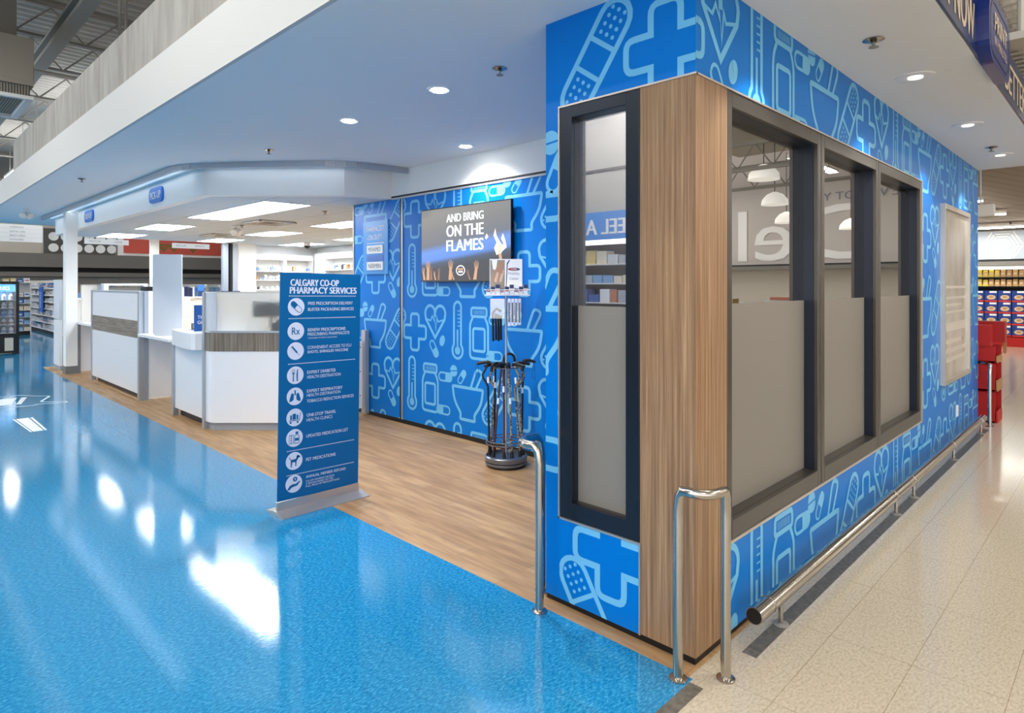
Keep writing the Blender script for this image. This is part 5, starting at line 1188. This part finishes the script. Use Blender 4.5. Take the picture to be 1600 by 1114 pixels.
for x, lb in ((-0.2, 'heavy grey steel girder under the roof deck beside the air duct'), (3.8, 'grey steel girder under the roof deck behind the parapet top'), (8.5, 'grey steel girder far under the roof deck')):
    mb = MB(); mb.box(x-0.12, x+0.12, 2, 40, 6.55, 6.62, dark_steel); mb.box(x-0.03, x+0.03, 2, 40, 6.62, 6.85, dark_steel); mb.box(x-0.12, x+0.12, 2, 40, 6.80, 6.85, dark_steel); tag(mb.build('steel_girder'), lb, 'girder')
for x, y, z0, lb in ((0.6, 12.5, 4.4, 'thin pale pipe hanging vertically left of the parapet'), (0.55, 11.9, 4.4, 'second thin pale pipe beside the vertical one left of the parapet')):
    mb = MB(); mb.tube([(x, y, z0), (x, y, 7.5)], 0.03, mat('pipe_pale', (176, 172, 164), .5), 8); tag(mb.build('vertical_pipe', smooth=True), lb, 'pipe')
for (a, b, lb) in (((0.9, 5.0, 6.9), (0.9, 20, 6.9), 'pale sprinkler pipe running under the joists'), ((-3, 14.8, 6.3), (14, 14.8, 6.3), 'pale conduit crossing under the girders')):
    mb = MB(); mb.tube([a, b], 0.035, MATS['pipe_pale'], 8); tag(mb.build('ceiling_pipe', smooth=True), lb, 'pipe')
t = thing('air_duct', 'beige sheet metal air duct dropping from the roof with a grille at its foot', 'air duct', (-2.2, 12.9, 4.9))
mb = MB(); mb.slab_yz([(12.55, 6.1), (13.6, 6.1), (13.6, 7.55), (12.55, 7.55)], -3.6, -0.98, mat('duct_dark', (112, 108, 100), .5)); mb.build('trunk', t)
mb = MB(); mb.box(-3.6, -0.80, 12.1, 13.9, 5.36, 6.1, duct_mat); mb.build('plenum', t, bevel=0.01)
mb = MB(); mb.box(-3.55, -0.85, 12.15, 13.85, 5.10, 5.36, grille_mat); mb.box(-3.6, -0.80, 12.1, 13.9, 5.28, 5.36, duct_mat); mb.build('grille', t)
mb = MB()
for q in ((-3.6, -0.8, 12.1, 12.2), (-3.6, -0.8, 13.8, 13.9), (-3.6, -3.5, 12.2, 13.8), (-0.9, -0.8, 12.2, 13.8)): mb.box(*q, 5.04, 5.10, white_paint)
mb.build('outlet_rim', t)
# hall strip fixtures (unseen lamps of the store, with added uplamps)
def strip_fixture(x, y, z, L, lb, grp, power, along='y', col=(1, 0.98, 0.95), wd=0.25, hang=7.62):
    t = thing('strip_light', lb, 'ceiling light', (x, y, z), grp)
    hx, hy = (wd/2, L/2) if along == 'y' else (L/2, wd/2)
    mb = MB(); mb.box(x-hx, x+hx, y-hy, y+hy, z, z+0.08, white_plastic); mb.build('housing', t)
    mb = MB(); mb.box(x-hx*0.9, x+hx*0.9, y-hy*0.98, y+hy*0.98, z-0.012, z-0.001, strip_glow); mb.build('tube_lens', t)
    mb = MB()
    for s in (-0.8, 0.8):
        px, py = (x, y+s*hy) if along == 'y' else (x+s*hx, y)
        mb.tube([(px, py, z+0.08), (px, py, hang)], 0.006, dark_steel, 5)
    mb.build('hanger_rod', t)
    l = bpy.data.lights.new('strip_lamp', 'AREA'); l.shape = 'RECTANGLE'; l.size = wd if along == 'y' else L; l.size_y = L if along == 'y' else wd; l.energy = power; l.color = col
    o = bpy.data.objects.new('strip_lamp', l); COL.objects.link(o); o.location = (x, y, z-0.03)
    l2 = l.copy(); l2.energy = power*1.6; o = bpy.data.objects.new('roof_fill_lamp', l2); COL.objects.link(o); o.location = (x, y, z+0.10); o.rotation_euler = (PI, 0, 0)  # upward lamp added to brighten the dark roof deck
for i, (x, y) in enumerate([(-3.2, 3.0), (-3.2, 8.8), (-3.2, 17.6), (-7.0, 0.0), (-7.0, 7.0), (-7.0, 14.4), (1.5, 20.8), (6.5, 20.8), (1.0, 28.0), (7.0, 28.0), (-4.5, -4.0)]):
    strip_fixture(x, y, 6.0, 3.6, 'suspended fluorescent strip over the hall beside the pharmacy', 'suspended strips of the blue floored hall', HALL_POWER, 'y', wd=0.3)
for i, (x, y) in enumerate([(3.0, -3.6), (9.0, -3.6), (15.0, -3.6), (12.5, 2.5), (0.0, -7.0), (7.0, -8.0), (14.0, -8.5), (18.0, -5.5), (18.5, -10.5)]):  # last two added to brighten the deli wall mirrored in the windows
    strip_fixture(x, y, 5.6, 3.6, 'unseen suspended fluorescent strip lighting the beige aisle', 'suspended strips of the beige aisle', AISLE_POWER, 'x', (1, 0.93, 0.84), wd=0.3)

# ------------------------------------------------------------------ far end of the beige aisle
XE = 21.7
plank_taupe = mat('taupe_planks', (140, 128, 116), .7)
c1 = grid_lines(plank_taupe, pos_scaled(plank_taupe, 1, 1, 1, (0, 0, 0.6)), 3, 0.3, 0.012, (146, 134, 122), (112, 100, 90)); plank_taupe.node_tree.links.new(c1, plank_taupe.node_tree.nodes['Principled BSDF'].inputs['Base Color'])
mb = MB(); mb.box(16.5, XE+2, -16, 8, 4.55, 4.65, plank_taupe) if False else mb.add([(14.0, -2.2, 4.62), (14.0, 8, 4.62), (XE, 8, 3.52), (XE, -2.2, 3.52)], [(0, 1, 2, 3)], plank_taupe)
struct(mb.build('ceiling'), 'sloping taupe plank soffit at the end of the aisle')
mb = MB(); mb.box(13.8, 14.0, -2.2, 8, 4.62, 5.5, mat('bulkhead_taupe', (112, 106, 96), .7)); struct(mb.build('wall_soffit'), 'taupe bulkhead over the far aisle')
def on_slope(x): return 4.62-(x-14.0)*(1.10/(XE-14.0))
for k, (x, y1) in enumerate([(19.9, 1.62), (18.6, 1.36), (17.3, 1.2)]):
    pass
for (x, yr, lb) in ((17.3, 1.30, 'topmost fluorescent strip under the taupe planks'), (18.9, 1.02, 'middle fluorescent strip under the taupe planks'), (20.6, 0.62, 'lowest fluorescent strip under the taupe planks')):
    z = on_slope(x)-0.14; t = thing('strip_light', lb, 'ceiling light', (x, yr+1.2, z), 'strips under the taupe planks')
    mb = MB(); mb.box(x-0.06, x+0.06, yr, yr+2.6, z, z+0.06, white_plastic); mb.build('housing', t)
    mb = MB(); mb.box(x-0.055, x+0.055, yr+0.01, yr+2.59, z-0.03, z-0.001, strip_glow); mb.build('tube_lens', t)
    mb = MB(); mb.tube([(x, yr+0.5, z+0.06), (x, yr+0.5, z+0.14)], 0.02, black, 6); mb.build('hanger_rod', t)
    l = bpy.data.lights.new('plank_strip_lamp', 'AREA'); l.shape = 'RECTANGLE'; l.size = 0.12; l.size_y = 2.6; l.energy = 16; l.color = (1, 0.96, 0.9)
    o = bpy.data.objects.new('plank_strip_lamp', l); COL.objects.link(o); o.location = (x, yr+1.3, z-0.04)
t = thing('hexagon_wall_panel', 'white wall panel with a pale striped hexagon pattern above the cereal shelves', 'wall panel', (XE, 0, 2.62))
mb = MB(); mb.box(XE-0.05, XE, -3.0, 6.0, 2.62, 3.50, mat('panel_bluegrey', (186, 196, 206), .6)); mb.build('board', t)
pX = Plane((XE-0.05, 2.6, 2.62), (0, -1, 0), (0, 0, 1), (-1, 0, 0)); mb = MB(); hexw = mat('hex_stripe', (232, 234, 230), .6)
for cxx in (0.15, 1.17, 2.19, 3.2):
  for cyy in (0.44,) if True else ():
    for s in range(6):
        a0 = s*PI/3; a1 = a0+PI/3
        for j in range(1, 6):
            r0, r1 = 0.095*j-0.02, 0.095*j+0.028
            q_ = [(cxx+r0*math.cos(a0+.06), cyy+r0*math.sin(a0+.06)), (cxx+r1*math.cos(a0+.04), cyy+r1*math.sin(a0+.04)), (cxx+r1*math.cos(a1-.04), cyy+r1*math.sin(a1-.04)), (cxx+r0*math.cos(a1-.06), cyy+r0*math.sin(a1-.06))]
            c_ = clip(q_, 0, 0.0, 6, 0.86)
            if len(c_) > 2: poly2(mb, pX, c_, hexw, 0.003+0.0005*(int(cxx) % 2))
mb.build('stripes', t)
mb = MB(); mb.box(XE-0.35, XE, -16, 8, 2.42, 2.60, mat('canopy_grey', (120, 118, 112), .5)); mb.box(XE-0.36, XE-0.3, -16, 8, 2.56, 2.62, dark_band); struct(mb.build('trim_11'))
mb = MB(); mb.box(XE+0.3, XE+0.4, -16, 8, 0, 5.5, beige_panel); mb.box(XE+0.0, XE+0.3, -16, -3.0, 2.62, 7.4, mat('deli_wall', (196, 190, 187), .7)); struct(mb.build('wall_end'), 'far end wall of the aisle')
t = thing('grocery_shelving', 'grocery shelving with a red base at the end of the beige aisle', 'shelf unit', (XE-0.2, 1.4, 0))
mb = MB(); mb.box(XE-0.7, XE+0.2, -2.5, 5.0, 0.0, 0.27, red_card); mb.build('red_base', t)
mb = MB(); mb.box(XE+0.1, XE+0.2, -2.5, 5.0, 0.27, 2.36, dark_band); mb.build('back_board', t)
mb = MB(); mb.box(XE-0.55, XE-0.5, -2.5, 5.0, 2.30, 2.40, label_white); mb.build('price_header', t)
for z in (2.08, 1.80): 
    mb = MB(); mb.box(XE-0.5, XE+0.1, -2.5, 5.0, z-0.03, z, dark_band); mb.build('shelf_board', t)
cer_blue, cer_red, cer_cream = mat('cereal_blue', (28, 62, 140), .5), mat('cereal_red', (196, 52, 44), .5), mat('cereal_cream', (216, 190, 156), .5)
yel = mat('pouch_yellow', (212, 184, 60), .5); kraft = mat('pouch_kraft', (186, 146, 92), .5)
for r in range(4):
    for c in range(5):
        y0 = 2.46-0.33*c; z0 = 0.29+0.345*r
        mb = MB(); mb.box(XE-0.6, XE-0.3, y0-0.31, y0, z0, z0+0.335, cer_blue)
        mb.box(XE-0.602, XE-0.6, y0-0.31, y0, z0, z0+0.05, cer_red); mb.box(XE-0.602, XE-0.6, y0-0.29, y0-0.12, z0+0.27, z0+0.325, label_white)
        pts = circle(y0-0.16, z0+0.14, 0.11, 0.07, 14); mb.face([(XE-0.603, p[0], p[1]) for p in pts], cer_cream); pts = circle(y0-0.16, z0+0.15, 0.06, 0.035, 10); mb.face([(XE-0.604, p[0], p[1]) for p in pts], kraft)
        tag(mb.build('cereal_box'), 'blue and red cereal box with a cream bowl picture, %s layer of the stacked wall' % ['bottom', 'second', 'third', 'top'][r], 'cereal box', 'stacked cereal boxes, %s layer' % ['bottom', 'second', 'third', 'top'][r])
for r, z in enumerate((1.80, 2.08)):
    for c in range(16):
        y0 = 2.45-0.145*c; m = (yel if (c < 7) else kraft) if r == 1 else (yel if c < 5 else kraft); h = 0.2+0.02*((c*3) % 2)
        mb = MB(); mb.add([(XE-0.45, y0-0.13, z), (XE-0.45, y0, z), (XE-0.33, y0, z), (XE-0.33, y0-0.13, z), (XE-0.40, y0-0.12, z+h), (XE-0.40, y0-0.01, z+h), (XE-0.38, y0-0.01, z+h), (XE-0.38, y0-0.12, z+h)], [(0, 3, 2, 1), (4, 5, 6, 7), (0, 1, 5, 4), (1, 2, 6, 5), (2, 3, 7, 6), (3, 0, 4, 7)], m)
        mb.box(XE-0.452, XE-0.43, y0-0.1, y0-0.03, z+h*.3, z+h*.6, cer_cream)
        tag(mb.build('food_pouch'), '%s food pouch on the %s grocery shelf above the cereal' % ('yellow' if m is yel else 'kraft brown', ['lower', 'upper'][r]), 'food pouch', 'food pouches on the %s grocery shelf' % ['lower', 'upper'][r])
for k in range(3):
    mb = MB(); z0 = 0.30+0.42*k; mb.box(XE-0.65, XE-0.3, 0.35, 0.78, z0, z0+0.34, cer_cream); mb.box(XE-0.66, XE-0.3, 0.33, 0.80, z0+0.34, z0+0.40, kraft); mb.box(XE-0.655, XE-0.65, 0.42, 0.6, z0+0.1, z0+0.2, text_navy)
    tag(mb.build('bread_tray'), 'white and brown stacked carton right of the cereal wall, %s one' % ['bottom', 'middle', 'top'][k], 'carton', None)
for k in range(3):
    mb = MB(); z0 = 1.60-0.02; 
t = thing('speaker_box', 'small white box hanging on a rod below the far aisle roof', 'speaker', (12.5, 0.9, 3.7))
mb = MB(); mb.box(12.6, 12.8, 0.72, 1.02, 3.42, 3.62, off_white) if False else mb.box(11.0, 11.2, 0.27, 0.62, 3.05, 3.26, off_white); mb.build('body', t, bevel=0.01)
mb = MB(); mb.tube([(11.1, 0.47, 3.26), (11.1, 0.47, 5.3)], 0.012, alu, 6); mb.build('rod', t)
for i, y in enumerate((9.2, 11.6)):
    mb = MB(); x = y
    mb.box(x-0.04, x+0.04, -6, 8, 4.55, 4.62, dark_steel); mb.box(x-0.04, x+0.04, -6, 8, 4.05, 4.12, dark_steel)
    yy = -6.0; up = True
    while yy < 8: mb.tube([(x, yy, 4.1 if up else 4.58), (x, yy+0.35, 4.58 if up else 4.1)], 0.014, dark_steel, 4, cap=False); up = not up; yy += 0.35
    tag(mb.build('bar_joist'), ['grey open web joist just beyond the aisle soffit', 'second grey open web joist further beyond the aisle soffit'][i], 'roof joist')
mb = MB(); mb.box(8.2, 13.8, -6, 8, 5.3, 5.4, roof_mat); struct(mb.build('ceiling'), 'dark roof beyond the aisle soffit')
# wire mesh ceiling above the sign band
t = thing('wire_mesh_rack', 'pale wire mesh panels hanging above the navy sign band', 'mesh rack', (9, -1.6, 5.3))
mb = MB()
for i in range(38): x = 4.5+i*0.22; mb.box(x-0.03, x+0.03, -4.0, 0.5, 5.0, 5.012, MATS['pipe_pale'])
for i in range(25): y = -4.0+i*0.18; mb.box(4.5, 12.9, y-0.025, y+0.025, 5.013, 5.025, MATS['pipe_pale'])
g_ = mb.build('mesh_panel', t)
mb = MB()
for x in (4.6, 7.3, 10.0, 12.7): mb.box(x-0.03, x+0.03, -4.0, 0.5, 5.03, 5.09, MATS['pipe_pale'])
mb.build('support_bar', t)
t = thing('ceiling_bracket', 'pale pole with a square foot standing on the soffit edge behind the sign band', 'bracket', (3.75, -0.87, 3.8))
mb = MB(); mb.tube([(3.75, -0.85, 3.86), (3.75, -0.85, 5.0)], 0.03, MATS['pipe_pale'], 8); mb.build('pole', t)
mb = MB(); mb.box(3.62, 3.9, -0.98, -0.76, 3.80, 3.86, MATS['pipe_pale']); mb.build('foot', t)
# red display by the far corner
t = thing('red_display', 'red cardboard floor display with four open trays past the mural corner', 'display stand', (7.95, 0.0, 0))
for k, (z0, z1) in enumerate([(0.0, 0.40), (0.42, 0.78), (0.80, 1.02)]):
    mb = MB(); y0, y1, x0, x1 = -0.19, 0.25, 7.72, 8.12
    mb.box(x0, x0+0.02, y0+0.02, y1, z0, z1, red_card); mb.box(x1-0.02, x1, y0, y1, z0, z1, red_card); mb.box(x0, x1, y1-0.02, y1, z0, z1, red_card); mb.box(x0, x1, y0, y1, z0, z0+0.02, red_card)
    mb.box(x0, x1, y0-0.005, y0+0.01, z0, z0+(z1-z0)*0.4, brown_card if k else red_card); mb.build('tray', t)
mb = MB(); mb.box(7.70, 7.98, -0.12, 0.25, 1.02, 1.30, red_card); mb.box(7.98, 8.16, -0.24, 0.25, 1.06, 1.34, mat('red_card_dark', (150, 18, 18), .55)); mb.build('header_box', t)
mb = MB(); mb.box(8.16, 8.17, -0.24, -0.2, 0.9, 1.34, brown_card); mb.build('edge', t)

# ------------------------------------------------------------------ what the windows mirror: shelving and deli counter across the store
mb = MB(); mb.box(-8.45, -8.26, 2.0, 12.0, 3.42, 6.8, mat('glare_block', (170, 168, 164), .8)); mb.box(-8.26, -8.24, 2.0, 12.0, 4.3, 4.36, dark_band); struct(mb.build('wall_glare_block'), 'unseen pale wall added above the shelving to block mirrored glare')  # added to hide the bright world mirrored in the narrow window
t = thing('blue_aisle_sign', 'long blue sign band reading FEEL AMAZING above the shelving across the hall', 'sign', (-8, 7, 2.85))
mb = MB(); mb.box(-8.25, -8.2, 2.0, 12.0, 2.82, 3.42, mat('feel_blue', (50, 140, 225), .4)); mb.build('band', t)
mb = MB(); put_text(mb, Plane((-8.2, 5.92, 2.93), (0, 1, 0), (0, 0, 1), (1, 0, 0)), 'FEEL AMAZING', 0, 0, 0.33, label_white, w=2.9, bold=.03, lift=.004); mb.build('lettering', t)
t = thing('shelving_unit', 'tall dark shelving across the hall under the blue FEEL sign', 'shelf unit', (-8.5, 7, 0))
mb = MB(); mb.box(-8.8, -8.75, 2, 12, 0, 2.75, dark_band); mb.build('back_board', t)
for k in range(6):
    mb = MB(); z = 0.2+0.42*k; mb.box(-8.75, -8.3, 2, 12, z-0.03, z, shelf_white); mb.build('shelf_board', t)
    if k >= 3:
        y = 4.6
        while y < 8.5:
            i = rp.randrange(8); w_ = rp.uniform(.15, .3); h = rp.uniform(.15, .32)
            mb = MB(); mb.box(-8.6, -8.32, y, y+w_, z, z+h, pc_[i]); tag(mb.build('packaged_product'), '%s package on the dark shelving across the hall' % pname[i], 'product', 'packages across the hall'); y += w_+.03
t = thing('deli_sign', 'large white script letters reading Deli on the far grey wall', 'sign', (XE-0.05, -8.5, 2.4))
mb = MB(); put_text(mb, Plane((XE-0.01, -5.0, 2.75), (0, -1, 0), (0, 0, 1), (-1, 0, 0)), 'Deli', 0, 0, 2.0, label_white, w=5.5, bold=.01, lift=.02); mb.build('lettering', t)
mb = MB(); put_text(mb, Plane((XE-0.01, -3.5, 4.9), (0, -1, 0), (0, 0, 1), (-1, 0, 0)), "WE'VE GOT YOUR", 0, 0, 0.3, text_grey, w=4.0, bold=.01, lift=.02); mb.build('small_lettering', t)
def pendant(x, y, z, lb):
    t = thing('pendant_lamp', lb, 'pendant lamp', (x, y, z), 'white dome pendants over the deli')
    mb = MB(); mb.lathe([(0.30, 0.0), (0.28, 0.12), (0.18, 0.24), (0.05, 0.30)], (x, y, z), mat('pendant_white', (240, 238, 232), .4, emit=(255, 250, 240), estr=0.5), 20); mb.build('shade', t, smooth=True)
    mb = MB(); mb.tube([(x, y, z+0.3), (x, y, 5.4)], 0.008, black, 5); mb.build('cord', t)
for x, y, z in ((9.5, -3.5, 3.9), (12.0, -4.3, 3.7), (14.5, -5.0, 3.5), (16.5, -4.0, 3.4)): pendant(x, y, z, 'white dome pendant lamp over the deli side of the beige aisle')
rack = thing('produce_island', 'low goods island in the aisle opposite the long window wall', 'display stand', (12, -4.5, 0))
mb = MB(); mb.box(10, 15, -5.6, -4.2, 0, 0.9, mat('island_front', (130, 120, 110), .6)); mb.build('body', rack)
mb = MB(); mb.box(10, 15, -5.7, -4.1, 0.9, 0.95, shelf_white); mb.build('top', rack)
for k in range(14):
    i = rp.randrange(8); mb = MB(); x = 10.05+k*0.35; mb.box(x, x+0.3, -5.2, -4.4, 0.95, 0.95+rp.uniform(.25, .6), pc_[i]); tag(mb.build('packaged_product'), '%s carton stacked on the goods island' % pname[i], 'product', 'cartons on the goods island')
# consult room behind the windows: unseen glowing panels added to brighten the panes
t = thing('light_panel', 'added glowing panel brightening the small room behind the long windows', 'ceiling light', (3.6, 2.0, 3.3))
mb = MB(); mb.box(3.0, 4.2, 1.7, 2.3, 3.30, 3.36, white_plastic); mb.build('panel_frame', t)
mb = MB(); mb.box(3.05, 4.15, 1.75, 2.25, 3.285, 3.299, mat('room_fill_lens', (255, 255, 255), .5, emit=(255, 248, 238), estr=22.0)); mb.build('panel_lens', t)
t = thing('light_panel', 'added glowing panel brightening the narrow room behind the first window', 'ceiling light', (1.0, 0.5, 3.3))
mb = MB(); mb.box(0.7, 1.5, 0.35, 0.75, 3.30, 3.36, white_plastic); mb.build('panel_frame', t)
mb = MB(); mb.box(0.73, 1.47, 0.38, 0.72, 3.285, 3.299, MATS['room_fill_lens']); mb.build('panel_lens', t)

for o in list(bpy.data.objects):
    if '_w' in o.keys(): del o['_w']
